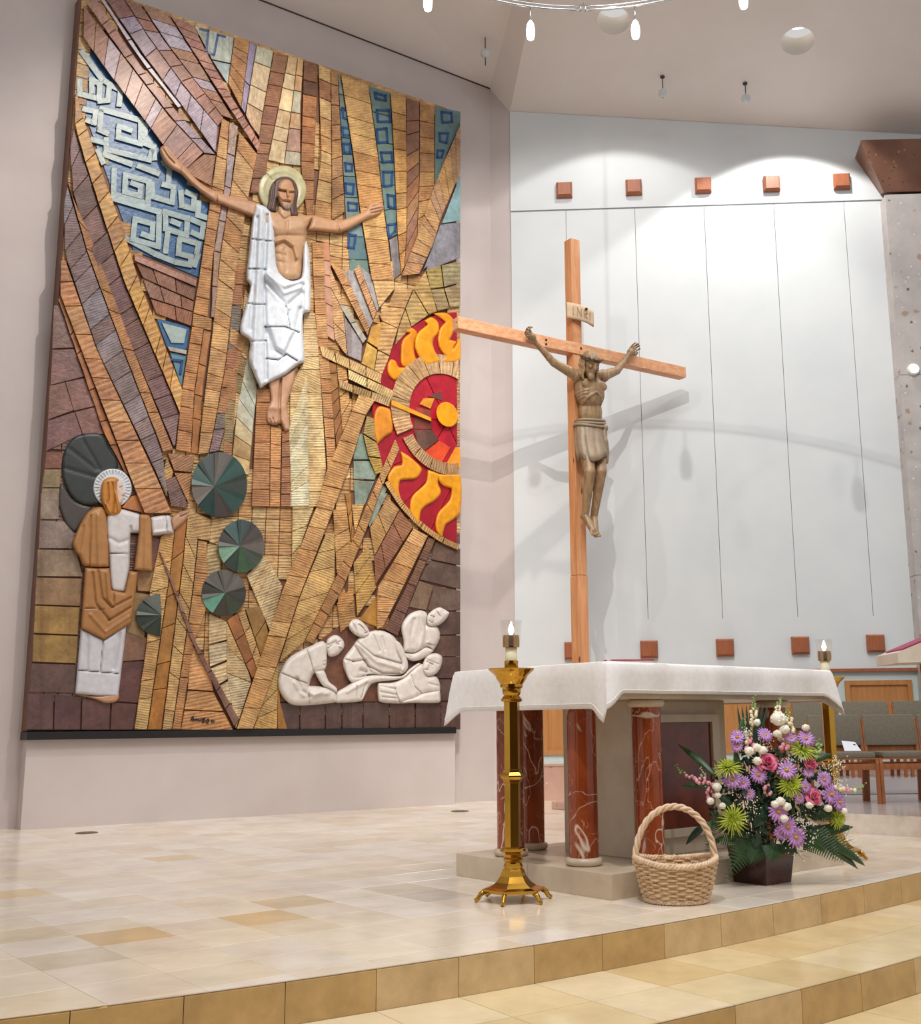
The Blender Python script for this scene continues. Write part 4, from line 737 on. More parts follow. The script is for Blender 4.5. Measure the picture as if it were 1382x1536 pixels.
# ---- relief surfaces
def chaikin(P, it=2):
    """smooth closed curve THROUGH the points; sharp corners stay sharper"""
    P = [np.array(p, float) for p in P]; n = len(P); out = []; T = []
    for i in range(n):
        a, b, c = P[i-1], P[i], P[(i+1) % n]; u, v = b-a, c-b; co = np.dot(u, v)/(np.linalg.norm(u)*np.linalg.norm(v)+1e-9)
        k = max(0.0, min(1.0, (co+.1)/.7)); tv = (c-a); tv = tv/(np.linalg.norm(tv)+1e-9); T.append(tv*k)
    for i in range(n):
        p, q = P[i], P[(i+1) % n]; L = np.linalg.norm(q-p); m0, m1 = T[i]*L, T[(i+1) % n]*L
        for j in range(4):
            t = j/4; out.append(tuple((2*t**3-3*t**2+1)*p+(t**3-2*t**2+t)*m0+(-2*t**3+3*t**2)*q+(t**3-t**2)*m1))
    return out
def relief(name, out, H, col, r=6.0, base=.02, strokes=(), m=None, parent=None, step=1.6, sm=2, tilt=None):
    """inflated relief on the mural: pixel outline, height H (m) over base, strokes = (polyline, amplitude m, width px)"""
    P = chaikin(out, sm) if sm else out; P = ccw(P)
    xs_ = np.arange(min(p[0] for p in P)+.4, max(p[0] for p in P), step); ys_ = np.arange(min(p[1] for p in P)+.4, max(p[1] for p in P), step)
    X, Y = np.meshgrid(xs_, ys_); X = X.ravel(); Y = Y.ravel(); D = seg_dist(X, Y, P, True); ok = inside(X, Y, P) & (D > step*.55)
    X = X[ok]; Y = Y[ok]; n = len(P)
    # resample boundary
    B = []
    for i, a in enumerate(P):
        b = P[(i+1) % n]; L = math.hypot(b[0]-a[0], b[1]-a[1]); k = max(1, int(L/(step*1.3)))
        B += [(a[0]+(b[0]-a[0])*j/k, a[1]+(b[1]-a[1])*j/k) for j in range(k)]
    nb = len(B); V2 = [Vector(p) for p in B]+[Vector((x, y)) for x, y in zip(X, Y)]
    res = geometry.delaunay_2d_cdt(V2, [(i, (i+1) % nb) for i in range(nb)], [], 1, 1e-6)
    XX = np.array([v.x for v in res[0]]); YY = np.array([v.y for v in res[0]]); D = seg_dist(XX, YY, P, True)
    t = np.clip(D/r, 0, 1); h = base+H*np.sqrt(np.clip(1-(1-t)**2, 0, 1)); edge = np.clip(D/2.5, 0, 1)
    for pl, amp, wd in strokes: h = h+1.5*amp*np.exp(-(seg_dist(XX, YY, pl)/wd)**2)*edge
    if tilt is not None: h = h+tilt(XX, YY)*edge
    V = [MP(x, y, float(q)) for x, y, q in zip(XX, YY, h)]
    fc = []
    for f in res[2]:
        a = sum(XX[f[k]]*YY[f[(k+1) % len(f)]]-XX[f[(k+1) % len(f)]]*YY[f[k]] for k in range(len(f)))
        fc.append(tuple(f) if a < 0 else tuple(reversed(f)))
    # skirt down to the board
    eu = {}
    for f in fc:
        for a, b in zip(f, f[1:]+f[:1]): eu[(a, b)] = eu.get((a, b), 0)+1
    bd_ = [(a, b) for (a, b) in eu if (b, a) not in eu]; idx = {}
    for a, b in bd_:
        for q in (a, b):
            if q not in idx: idx[q] = len(V); V.append(MP(XX[q], YY[q], -.001))
    fc += [(b, a, idx[a], idx[b]) for a, b in bd_]
    return me_obj(name, V, fc, m or gl_fig, parent or mural, smooth=True, cols=[lin(col)]*len(fc))
def S7(p, a, w_): return (c7(p), a, w_)
# flames
def grow(P, k):
    cx_ = sum(p[0] for p in P)/len(P); cy_ = sum(p[1] for p in P)/len(P); return [(min(691, cx_+(p[0]-cx_)*k), cy_+(p[1]-cy_)*k) for p in P]
for i, q in enumerate([[(175, 400), (190, 370), (215, 375), (235, 410), (280, 405), (250, 450), (215, 480), (180, 450)], [(260, 380), (255, 310), (265, 250), (300, 215), (275, 205), (310, 185), (340, 210), (325, 270), (330, 330), (345, 375), (300, 395)], [(400, 370), (365, 330), (345, 270), (360, 210), (410, 165), (395, 145), (430, 125), (465, 150), (470, 200), (440, 250), (455, 310), (490, 350), (440, 370)], [(490, 355), (520, 330), (485, 270), (490, 190), (520, 150), (460, 105), (520, 100), (560, 130), (570, 180), (545, 240), (580, 250), (562, 290), (612, 225), (612, 345), (560, 360)],
                      [(95, 700), (120, 660), (170, 670), (185, 700), (190, 790), (150, 820), (110, 860), (95, 800)], [(180, 1080), (215, 1020), (255, 1010), (250, 940), (300, 970), (360, 1030), (330, 1080), (250, 1090), (240, 1140), (260, 1210), (210, 1150)], [(330, 1190), (400, 1120), (410, 1050), (470, 1070), (465, 1120), (480, 1170), (450, 1210), (380, 1260), (370, 1350), (320, 1270)], [(470, 1080), (612, 1085), (612, 1280), (560, 1320), (520, 1350), (505, 1420), (470, 1370), (480, 1290), (540, 1220), (550, 1160), (500, 1140)]]):
    relief('flame', grow(c10(q), 1.17), .03, ['E8961A', 'E2901A', 'EAA020', 'E6981C', 'E09030', 'E09A24', 'E8A01E', 'E49A1C'][i], 4, .05, m=gl_shiny, step=1.8)
# green and dark discs
def fan(apex, ctr, rx, ry, n, cols, h, a0=0.0, span=360):
    ap = c8([apex])[0]
    for k in range(n):
        w0, w1 = a0+span*k/n, a0+span*(k+1)/n; mid = []
        P = [c8([(ctr[0]+rx*math.cos(math.radians(w0+(w1-w0)*i/4)), ctr[1]+ry*math.sin(math.radians(w0+(w1-w0)*i/4)))])[0] for i in range(5)]
        V = [MP(*ap, h+.02)]+[MP(*p, h-.035+(.02 if i == 0 else 0)) for i, p in enumerate(P)]+[MP(*p, 0) for p in P]+[MP(*ap, 0)]
        fcs = [(0, i+1, i) [::-1] if False else (0, i+1, i) for i in range(1, 5)]+[(i, i+1, i+6, i+5) for i in range(1, 5)]+[(0, 1, 6, 11), (0, 11, 10, 5)]
        uvv = [(9, 9) for f in fcs for _ in f]
        me_obj('disc_wedge', V, fcs, gl_fig, mural, cols=[jit(lin(cols[k % len(cols)]), .15)]*len(fcs))
DG = ['2E4A48', '45403E', '24403E', '6A6460', '33504A', '2C3836', '56504C', '2A4A46', '3A4440']
fan((878, 348), (905, 338), 146, 170, 9, DG, .115, 20); fan((1012, 660), (1020, 660), 120, 138, 9, ['3C5A40', '34403C', '7AA08C', '3A3634', '2C4C48', '2C3E3E', '4A4442', '66605C', '44504A'], .115, 60); fan((935, 905), (928, 905), 116, 122, 8, ['3E4A3A', '424038', '6AA08C', '38382F', '4A4440', '565048', '605A56', '3A3C38'], .10, 30); fan((602, 1022), (600, 1022), 130, 112, 4, ['2E3A34', '323C36', '38423A', '44483E'], .10, 92, 176)
relief('dark_disc', c8([(80+0, 250), (95, 160), (140, 95), (215, 70), (290, 78), (330, 150), (375, 240), (300, 420), (230, 448), (150, 420), (95, 340)]), .02, '2A302E', 3, .03, [(c8([(120, 150), (260, 260)]), -.006, 2), (c8([(180, 90), (280, 260)]), -.006, 2), (c8([(90, 250), (260, 300)]), -.006, 2)], step=2.5)
relief('dark_disc', c8([(75, 330), (100, 360), (150, 425), (240, 455), (215, 500), (150, 590), (100, 545), (65, 450), (62, 380)]), .02, '453F3C', 3, .02, step=2.5)
# ---- risen figure
HAL = [(680+122*math.cos(2*math.pi*k/36), 282+120*math.sin(2*math.pi*k/36)) for k in range(36)]
rf = relief('risen_figure', c7([(545, 360), (632, 388), (650, 392), (660, 360), (730, 360), (735, 398), (770, 408), (838, 412), (818, 450), (800, 490), (797, 560), (782, 640), (772, 722), (710, 737), (655, 710), (635, 560), (615, 480), (540, 425)]), .10, 'C29A76', 11, .05,
            [S7([(640, 545), (690, 528), (735, 560), (752, 620)], .016, 3.0), S7([(645, 560), (690, 545), (728, 575), (742, 640)], -.022, 3.5), S7([(640, 518), (700, 512), (790, 515)], -.012, 3), S7([(660, 402), (690, 432), (725, 412)], -.014, 1.6), S7([(705, 440), (698, 520)], -.010, 2.5), S7([(640, 470), (690, 480)], .012, 7), S7([(730, 475), (790, 465)], .012, 7), S7([(690, 580), (700, 690)], -.006, 2), S7([(650, 600), (690, 610)], -.008, 2), S7([(655, 640), (690, 648)], -.008, 2)], step=1.4)
setk(rf, 'bare torso of the risen figure')
hl = relief('halo', c7(HAL), .02, 'C2BC94', 2.5, .045, [S7([(590, 195), (632, 240)], -.02, .8), (c7([(680+95*math.cos(2*math.pi*k/36), 282+93*math.sin(2*math.pi*k/36)) for k in range(37)]), .006, 2)], m=gl_shiny, parent=rf, step=2, sm=0)
relief('hair', c7([(598, 388), (612, 330), (620, 270), (650, 228), (700, 216), (742, 240), (760, 300), (752, 360), (762, 414), (720, 418), (700, 330), (655, 330), (650, 395)]), .06, '5C4440', 5, .08, [S7([(640, 250), (632, 330), (618, 385)], -.012, 1.5), S7([(745, 260), (748, 340), (745, 400)], -.012, 1.5)], parent=rf, step=1.2)
relief('face', c7([(655, 262), (672, 236), (700, 226), (728, 238), (744, 280), (742, 330), (728, 366), (703, 382), (676, 368), (657, 330)]), .075, 'BE906C', 8, .095, [S7([(706, 280), (708, 314)], .024, 1.5), S7([(664, 272), (694, 280)], .012, 1.3), S7([(718, 284), (740, 286)], .012, 1.3), S7([(666, 286), (694, 292)], -.02, 1.5), S7([(720, 295), (738, 296)], -.02, 1.5), S7([(688, 340), (720, 345)], -.018, 1.1), S7([(685, 330), (705, 326), (722, 334)], .012, 1.3), S7([(668, 312), (680, 322)], .01, 3)], parent=rf, step=.8)
relief('beard', c7([(676, 352), (700, 352), (726, 352), (722, 376), (705, 386), (684, 374)]), .05, '9A8A80', 4, .13, [S7([(702, 352), (703, 384)], -.012, .9)], parent=rf, step=.8)
relief('arm', c7([(560, 352), (450, 322), (370, 298), (290, 262), (230, 210), (197, 170), (175, 150), (150, 122), (122, 84), (96, 60), (72, 68), (66, 92), (92, 148), (130, 182), (172, 205), (225, 258), (300, 318), (340, 345), (372, 357), (460, 392), (550, 428)]), .075, 'BC9070', 7, .05, [S7([(350, 300), (352, 345)], -.02, 1.0), S7([(78, 72), (110, 120), (140, 150)], -.018, .9), S7([(92, 66), (125, 112), (150, 140)], -.018, .9), S7([(180, 165), (170, 195)], -.012, 1.0)], parent=rf, step=1.2)
relief('arm', c7([(832, 412), (900, 426), (960, 438), (1010, 425), (1060, 405), (1095, 385), (1118, 352), (1150, 342), (1188, 362), (1180, 392), (1150, 415), (1112, 428), (1050, 462), (1000, 488), (950, 498), (880, 492), (806, 486), (818, 450)]), .075, 'C09472', 7, .05, [S7([(955, 442), (965, 492)], -.02, 1.0), S7([(1120, 385), (1180, 372)], -.018, .9), S7([(1125, 400), (1178, 388)], -.018, .9), S7([(1130, 368), (1172, 355)], -.014, .9)], parent=rf, step=1.2)
rb = relief('robe', c7([(548, 355), (590, 365), (625, 400), (640, 480), (646, 600), (662, 690), (720, 737), (774, 722), (785, 570), (800, 540), (816, 600), (820, 890), (786, 905), (784, 1000), (790, 1140), (756, 1160), (700, 1205), (612, 1250), (570, 1278), (535, 1200), (510, 1130), (516, 1040), (468, 995), (490, 880), (520, 765), (500, 730), (512, 600), (530, 430)]), .09, 'D6DDE6', 6, .092,
            [S7([(575, 385), (562, 700), (545, 1000), (540, 1180)], .022, 4), S7([(604, 410), (590, 700), (594, 960), (600, 1230)], -.035, 2.6), S7([(555, 420), (540, 700), (520, 980)], -.020, 2.4), S7([(600, 705), (690, 765), (772, 735)], .028, 4), S7([(602, 745), (700, 868), (775, 800)], -.030, 3), S7([(605, 700), (690, 800), (775, 770)], .018, 3), S7([(600, 760), (660, 830), (715, 875)], .016, 2.5), S7([(605, 980), (640, 1080), (690, 1112), (745, 1000), (770, 880)], -.030, 3.5), S7([(625, 960), (660, 1070), (690, 1085), (730, 990)], .018, 5), S7([(785, 760), (784, 900)], -.02, 2), S7([(530, 530), (640, 542)], -.035, .7), S7([(505, 678), (600, 682)], -.04, .7), S7([(490, 852), (590, 858)], -.035, .7), S7([(590, 970), (690, 968), (765, 998)], -.04, .7), S7([(602, 1128), (660, 1135), (700, 1106), (755, 1140)], -.045, .8), S7([(515, 1042), (600, 1040)], -.03, .7), S7([(700, 868), (720, 985)], -.03, .7)], parent=rf, step=1.4)
relief('legs', c7([(608, 1235), (640, 1225), (748, 1175), (738, 1250), (705, 1360), (716, 1440), (716, 1485), (690, 1492), (672, 1452), (640, 1462), (604, 1445), (600, 1385), (620, 1340), (615, 1290)]), .07, 'BE9478', 6, .04, [S7([(672, 1230), (666, 1340), (668, 1450)], -.04, 1.6), S7([(615, 1430), (625, 1450)], -.015, .8), S7([(632, 1425), (640, 1456)], -.015, .8), S7([(620, 1370), (655, 1375)], .014, 5)], parent=rf, step=1.2)
# ---- robed woman
S8 = lambda p, a, w_: (c8(p), a, w_)
wf = relief('robed_woman', c8([(312, 505), (345, 480), (392, 468), (440, 480), (492, 500), (492, 592), (440, 592), (436, 700), (432, 790), (406, 902), (340, 888), (325, 700)]), .05, 'CCC8CA', 6, .04, [S8([(325, 698), (436, 702)], -.03, .7), S8([(335, 620), (380, 645), (425, 630)], -.012, 3), S8([(440, 560), (445, 690)], -.02, 2)], step=1.6)
setk(wf, 'white dress front of the robed woman with golden hair')
relief('halo', c8([(345+102*math.cos(2*math.pi*k/36), 356+102*math.sin(2*math.pi*k/36)) for k in range(36)]), .02, 'C9CDD4', 2.5, .045, [S8([(345+x*70, 356+y*70), (345+x*92, 356+y*92)], -.012, .6) for x, y in [(math.cos(2*math.pi*k/32), math.sin(2*math.pi*k/32)) for k in range(32)]], parent=wf, sm=0, step=1.2)
relief('face', c8([(362, 322), (384, 318), (400, 345), (400, 365), (412, 382), (404, 398), (404, 415), (388, 442), (366, 440), (358, 380)]), .05, 'D2B8AC', 5, .06, [S8([(384, 352), (400, 348)], -.018, .9), S8([(396, 398), (408, 396)], -.014, .7)], parent=wf, step=.9)
relief('hair', c8([(285, 345), (300, 312), (345, 297), (380, 312), (366, 350), (378, 400), (392, 470), (384, 490), (345, 502), (312, 490), (300, 462), (284, 420)]), .06, 'B97C34', 6, .06, [S8([(320, 330), (325, 410), (305, 470)], -.014, 1.2), S8([(345, 330), (355, 420), (345, 490)], -.014, 1.2), S8([(365, 380), (378, 470)], .014, 2), S8([(310, 440), (330, 480)], .012, 1.6)], parent=wf, step=.9)
relief('cloak', c8([(292, 455), (316, 500), (326, 770), (198, 766), (170, 715), (135, 655), (150, 600), (200, 500), (240, 465)]), .06, 'A87848', 7, .05, [S8([(230, 500), (225, 765)], -.02, 1.0), S8([(270, 500), (275, 765)], .012, 3), S8([(190, 560), (170, 680)], -.012, 2.5)], parent=wf)
relief('cloak', c8([(485, 495), (536, 500), (550, 560), (552, 792), (458, 785), (480, 600)]), .06, 'AC7C4C', 5, .06, [S8([(520, 505), (518, 785)], .01, 3)], parent=wf)
relief('skirt', c8([(200, 772), (330, 776), (342, 890), (405, 902), (432, 792), (480, 792), (446, 1062), (300, 1152), (178, 1092)]), .05, 'A47444', 5, .06, [S8([(270, 790), (290, 930), (345, 980)], -.018, 1.6), S8([(240, 800), (255, 960), (325, 1045)], -.018, 1.6), S8([(315, 800), (325, 940), (350, 975)], .014, 2), S8([(345, 980), (440, 930)], -.018, 1.6), S8([(325, 1050), (440, 980)], -.02, 1.6), S8([(230, 1020), (310, 1110), (430, 1030)], .012, 2), S8([(355, 900), (350, 980)], -.02, .7), S8([(200, 985), (300, 990)], -.02, .7)], parent=wf, sm=0)
relief('lower_dress', c8([(178, 1090), (300, 1150), (420, 1070), (375, 1450), (260, 1445), (148, 1432)]), .04, 'C4C4CC', 5, .04, [S8([(215, 1130), (210, 1310)], -.012, 2.5), S8([(380, 1120), (350, 1300)], -.014, 3), S8([(296, 1152), (282, 1316)], -.03, .7), S8([(165, 1310), (375, 1328)], -.03, .7)], parent=wf, sm=0)
relief('foot', c8([(150, 1432), (260, 1445), (375, 1425), (380, 1450), (365, 1474), (310, 1482), (240, 1458), (170, 1440)]), .04, 'B98C70', 4, .03, parent=wf)
relief('sleeve', c8([(545, 510), (645, 498), (668, 592), (550, 606)]), .06, 'D0CDD0', 6, .04, [S8([(622, 503), (632, 597)], -.03, .8), S8([(560, 590), (630, 580)], .012, 2)], parent=wf, sm=1)
relief('hand', c8([(652, 518), (700, 480), (745, 474), (738, 515), (700, 552), (662, 582)]), .05, 'B98E72', 5, .05, [S8([(700, 505), (740, 488)], -.02, 1.0), S8([(695, 495), (725, 482)], -.014, .8)], parent=wf, step=1.0)
# ---- four pale figures
S9 = lambda p, a, w_: (c9(p), a, w_)
PW = 'D8D1CC'
def pale(label, body, H, strokes, subs):
    b = relief('pale_figure', c9(body), H, PW, 9, .035, strokes, step=1.2); setk(b, label)
    for nm, out, h, base, st in subs: relief(nm, c9(out), h, PW, 6, base, st, parent=b, step=.9)
pale('pale relief figure kneeling with bowed head', [(385, 330), (420, 365), (416, 450), (402, 528), (335, 548), (305, 600), (295, 640), (400, 645), (478, 678), (490, 752), (290, 774), (170, 767), (102, 702), (76, 620), (92, 550), (150, 450), (270, 378)], .08, [S9([(272, 380), (300, 450), (325, 545), (290, 630), (295, 770)], -.02, .8), S9([(95, 548), (200, 590), (285, 625)], -.02, .8), S9([(210, 590), (240, 670), (300, 710)], -.03, 3), S9([(200, 620), (260, 700), (420, 690)], .02, 4), S9([(310, 720), (420, 650)], .012, 3)],
     [('head', [(412, 345), (425, 312), (478, 288), (525, 318), (538, 362), (520, 396), (478, 432), (432, 436), (415, 395)], .06, .05, [S9([(385, 340), (430, 355), (480, 330)], -.014, 1.0), S9([(480, 350), (500, 350)], -.018, .9), S9([(505, 365), (525, 375)], .014, 1), S9([(425, 380), (470, 345), (520, 330)], -.012, .9)]), ('sleeve', [(322, 470), (410, 388), (418, 450), (402, 530), (328, 546)], .06, .05, [S9([(330, 480), (405, 470)], -.012, .9), S9([(328, 505), (405, 495)], -.012, .9)]), ('arm', [(330, 540), (395, 530), (432, 610), (485, 655), (486, 690), (440, 665), (385, 635)], .05, .07, [])])
pale('pale relief figure leaning over with a draped sash', [(635, 308), (715, 265), (790, 255), (892, 312), (930, 440), (960, 500), (975, 520), (940, 560), (790, 567), (700, 562), (590, 617), (552, 560), (528, 500), (532, 450), (600, 360)], .07, [S9([(620, 330), (740, 430), (930, 485)], -.025, 1.4), S9([(610, 365), (700, 500), (800, 550), (930, 552)], -.025, 1.4), S9([(640, 350), (760, 470), (920, 515)], .018, 3), S9([(545, 455), (600, 470)], -.02, .8), S9([(600, 470), (680, 460), (720, 540)], -.025, 2), S9([(740, 290), (780, 400)], -.014, 1.5), S9([(800, 300), (820, 390)], -.014, 1.5), S9([(655, 530), (690, 540)], -.03, 3)],
     [('head', [(566, 220), (600, 180), (652, 190), (700, 240), (714, 285), (680, 310), (620, 292), (578, 255)], .065, .06, [S9([(640, 215), (665, 235)], -.018, 1), S9([(668, 225), (690, 258)], .016, 1), S9([(680, 275), (702, 268)], -.016, .9), S9([(590, 200), (620, 250), (625, 285)], -.012, 1)]), ('arm', [(880, 318), (925, 345), (968, 440), (977, 515), (940, 556), (908, 545), (932, 480), (888, 385)], .06, .06, [S9([(920, 530), (950, 545)], -.012, .8)]), ('forearm', [(530, 460), (570, 470), (590, 560), (640, 580), (690, 565), (680, 590), (590, 618), (550, 560)], .05, .06, [])])
pale('pale relief figure bending down at upper right of group', [(1108, 140), (1060, 117), (980, 150), (930, 230), (945, 330), (950, 402), (1030, 412), (1110, 372), (1152, 396), (1198, 310), (1182, 232), (1110, 215)], .075, [S9([(1060, 140), (1085, 260), (1060, 390)], .016, 3), S9([(1020, 180), (1000, 300), (1010, 400)], -.016, 2.5), S9([(1100, 225), (1110, 330)], -.016, 1.5), S9([(1110, 345), (1170, 365)], -.016, .8), S9([(1100, 372), (1150, 396)], -.02, .8)],
     [('head', [(1106, 190), (1120, 140), (1190, 97), (1232, 112), (1264, 135), (1245, 172), (1200, 215), (1150, 230), (1118, 222)], .065, .06, [S9([(1165, 110), (1200, 160)], -.016, 1), S9([(1135, 155), (1160, 165)], -.016, 1), S9([(1125, 190), (1145, 205)], -.014, .9), S9([(1145, 165), (1150, 190)], .014, 1)]), ('arm', [(1100, 372), (1156, 396), (1100, 442), (1015, 468), (962, 442), (958, 412), (1020, 416)], .05, .06, [S9([(965, 425), (1000, 440)], -.012, .8)])])
pale('pale relief figure lying propped on one elbow', [(1048, 492), (1090, 490), (1112, 565), (1170, 572), (1197, 620), (1197, 685), (1100, 692), (1020, 732), (920, 762), (775, 746), (768, 620), (880, 612), (960, 572), (1000, 530)], .07, [S9([(1000, 565), (1020, 640), (1070, 690)], -.018, .8), S9([(885, 620), (890, 680), (920, 755)], -.022, .9), S9([(790, 640), (890, 660)], -.014, 1.2), S9([(790, 680), (895, 700)], -.014, 1.2), S9([(800, 715), (900, 725)], -.014, 1.2), S9([(1120, 620), (1190, 640)], -.012, 1)],
     [('head', [(1078, 490), (1108, 432), (1168, 414), (1212, 436), (1208, 500), (1172, 556), (1112, 572), (1075, 530)], .065, .06, [S9([(1105, 470), (1150, 492)], -.016, 1), S9([(1120, 480), (1112, 510)], .016, 1), S9([(1095, 525), (1115, 530)], -.014, .9), S9([(1105, 455), (1190, 490)], -.01, 1)]), ('legs', [(482, 690), (540, 650), (620, 600), (700, 570), (790, 565), (930, 570), (985, 525), (1050, 480), (1070, 490), (1000, 545), (940, 590), (770, 612), (720, 632), (672, 722), (650, 747), (482, 757)], .055, .05, [S9([(625, 640), (622, 745)], -.02, .7), S9([(560, 680), (700, 600)], .012, 3), S9([(690, 620), (660, 720)], -.014, 1.5), S9([(790, 566), (790, 612)], -.02, .7)]), ('forearm', [(1197, 672), (1203, 742), (1180, 757), (1000, 757), (930, 762), (950, 740), (1010, 722), (1090, 688)], .05, .06, [])])
# ---- signature
sg = MB()
for st in [[(280, 362), (310, 300), (345, 245), (350, 300), (340, 385)], [(295, 320), (355, 315)], [(360, 350), (385, 320), (410, 352), (430, 315), (460, 352), (485, 318), (515, 368), (560, 322)], [(560, 330), (610, 300), (660, 290), (620, 340), (580, 400), (620, 400)], [(640, 380), (690, 340), (730, 310), (755, 345), (720, 415), (680, 415)], [(810, 355), (845, 352), (820, 405), (850, 405)], [(870, 365), (890, 360), (885, 408)]]:
    sg.tube([MP(*p, .046) for p in csg(st)], .0065, 5)
sg.build('signature', mat('black_glaze', '1C1412', '1C1412', .4), mural)
# ================================================================== CRUCIFIX
cedar = wood('cedar', 'B87648', 'D9A072', 'z', 1.0, .5, '6A3018'); cedar_x = wood('cedar_beam', 'C6865A', 'E2AE86', 'x', 1.0, .5, '7A3A20')
PSI = math.radians(33.5); XD = np.array([math.cos(PSI), math.sin(PSI), 0]); XN = np.array([math.sin(PSI), -math.cos(PSI), 0])
X0 = at_y(862, 530, 12.1); XB = np.array([X0[0], X0[1], 0.0])
def XP(px, py, off): return at_plane(px, py, XB+XN*off, XN)
def XL(u, off, z): return XB+XD*u+XN*off+np.array([0, 0, z])
crx = thing('crucifix_cross', 'tall reddish cedar cross standing behind the altar', 'cross', tuple(XB))
def xbox(name, u0, u1, f0, f1, z0, z1, m, bev=.006):
    mb = MB().box(((u0+u1)/2, 0, 0), (u1-u0, f1-f0, z1-z0), 0, bev)
    return me_obj(name, [XL(v[0], (f0+f1)/2-v[1], (z0+z1)/2+v[2]) for v in mb.v], [f[::-1] for f in mb.f] if False else mb.f, m, crx)
hw = .066; zsp = float(XP(869, 862, .07)[2]); zt = float(XP(861, 362, 0)[2])
xbox('post', -hw, hw, -.07, .06, zsp, zt, cedar); xbox('lower_post', -hw-.004, hw+.004, -.074, .064, .08, zsp-.004, cedar)
xbox('foot_block', -.25, .25, -.25, .25, 0, .08, base_stone, .01)
zbm = 5.135
bm_ = xbox('crossbeam', -1.60, 1.655, -.055, .073, zbm-.066, zbm+.068, None)
bm_.data.materials.append(cedar_x)
for u, z in ((-.45, .02), (-.45, -.03), (.04, .01)):
    M_ = Matrix(((XD[0], 0, XN[0], 0), (XD[1], 0, XN[1], 0), (0, 1, 0, 0), (0, 0, 0, 1)))
    MB().lathe([(.014, 0), (.014, .006), (.008, .009)], XL(u, .072, zbm+z), 12, M_).build('bolt', mat('iron', '3A2A22', '3A2A22', .5, .6), crx)
# beam runs along its own axis: give grain its own frame
# plaque (curved scroll)
pq = thing('title_plaque', 'pale carved scroll plaque fixed above the crossbeam', 'plaque', tuple(XP(866, 470, .07)))
PV = []; PF = []; nx, nz = 16, 6
for j in range(nz+1):
    for i in range(nx+1):
        t = i/nx-.5; u = .0+t*.36+.03; off = .085+.05*math.cos(t*math.pi*1.1)+.03*max(0, t)*2; z = float(XP(866, 470, .1)[2])+(j/nz-.5)*.19-.05*t
        PV.append(XL(u, off, z))
n_ = len(PV); PV += [p-XN*.014 for p in PV]
for j in range(nz):
    for i in range(nx):
        a = j*(nx+1)+i; PF += [(a, a+1, a+nx+2, a+nx+1), (n_+a+nx+1, n_+a+nx+2, n_+a+1, n_+a)]
for i in range(nx): PF += [(i+1, i, n_+i, n_+i+1), (nz*(nx+1)+i, nz*(nx+1)+i+1, n_+nz*(nx+1)+i+1, n_+nz*(nx+1)+i)]
for j in range(nz): a = j*(nx+1); PF += [(a, a+nx+1, n_+a+nx+1, n_+a), (a+nx+nx+1, a+nx, n_+a+nx, n_+a+nx+nx+1)]
me_obj('board', PV, PF, mat('pale_carved_wood', 'BFA284', 'CDB294', .6, scale=12, bump=.3, bscale=30), pq, smooth=True)
lt = MB()
def pqp(t, v): return XL(t*.36+.03, .092+.05*math.cos(t*math.pi*1.1)+.03*max(0, t)*2, float(XP(866, 470, .1)[2])+v*.19-.05*t)
for st in [[(-.33, .25), (-.33, -.25)], [(-.2, -.25), (-.2, .25), (-.06, -.25), (-.06, .25)], [(.05, -.25), (.05, .25), (.15, .22), (.17, .08), (.05, 0), (.18, -.25)], [(.3, .25), (.3, -.25)]]:
    lt.tube([pqp(*p) for p in st], .006, 5)
lt.build('lettering', mat('letter_brown', 'A88C6E', 'A88C6E', .7), pq)  # plain brown tone of the raised letters
MB().lathe([(.016, 0), (.016, .012), (.01, .018)], pqp(.12, .33), 10, M_).build('peg', MATS['iron'], pq)
# ---- carved figure
cw = NT('carved_linden'); cw.b.inputs['Roughness'].default_value = .42
v = cw.obj((4, 4, 1.2)); n1 = cw.noise(6, 5, .6, v); r1 = cw.ramp(n1.outputs[0], [(.3, lin('7C6046')), (.7, lin('A68862'))]); cw.l(r1.outputs[0], cw.b.inputs['Base Color']); cw.bump(n1.outputs[0], .15, .01)
cw = cw.m
dw = mat('carved_dark', '4A3626', '5E4630', .5, scale=20, bump=.3, bscale=50)
cloth_w = mat('carved_cloth', '84705C', '9A866E', .45, scale=8, bump=.12, bscale=40)
BX = Matrix(((XD[0], XN[0], 0, 0), (XD[1], XN[1], 0, 0), (0, 0, 1, 0), (0, 0, 0, 1)))      # local x along beam, y to the front
class Body(MB):
    def cap(s, a, b, ra, rb, k=6):
        a = Vector(a); b = Vector(b); pts = [a.lerp(b, i/k) for i in range(k+1)]; s.tube(pts, [ra+(rb-ra)*i/k for i in range(k+1)], 12)
        s.ball(a, ra, 12, 8); s.ball(b, rb, 12, 8); return s
    def el(s, c, r, M=None): return s.ball(c, r, 18, 12, (BX @ M) if M else BX)
def remesh(o, vox, smooth=4):
    md = o.modifiers.new('r', 'REMESH'); md.mode = 'VOXEL'; md.voxel_size = vox
    ms = o.modifiers.new('s', 'SMOOTH'); ms.iterations = smooth; ms.factor = .5
    bpy.context.view_layer.update(); dg = bpy.context.evaluated_depsgraph_get()
    me = bpy.data.meshes.new_from_object(o.evaluated_get(dg)); old = o.data; mt = list(old.materials); o.modifiers.clear(); o.data = me
    if not me.materials and mt: me.materials.append(mt[0])
    me.polygons.foreach_set('use_smooth', [True]*len(me.polygons)); return o
cor = thing('carved_figure', 'carved brown wooden figure in a loincloth hanging on the cross', 'statue', tuple(XP(885, 800, .15)))
b = Body()
Vx = lambda p, off: Vector(XP(p[0], p[1], off))
sL, sR_ = Vx((866, 564), .17), Vx((905, 564), .17)
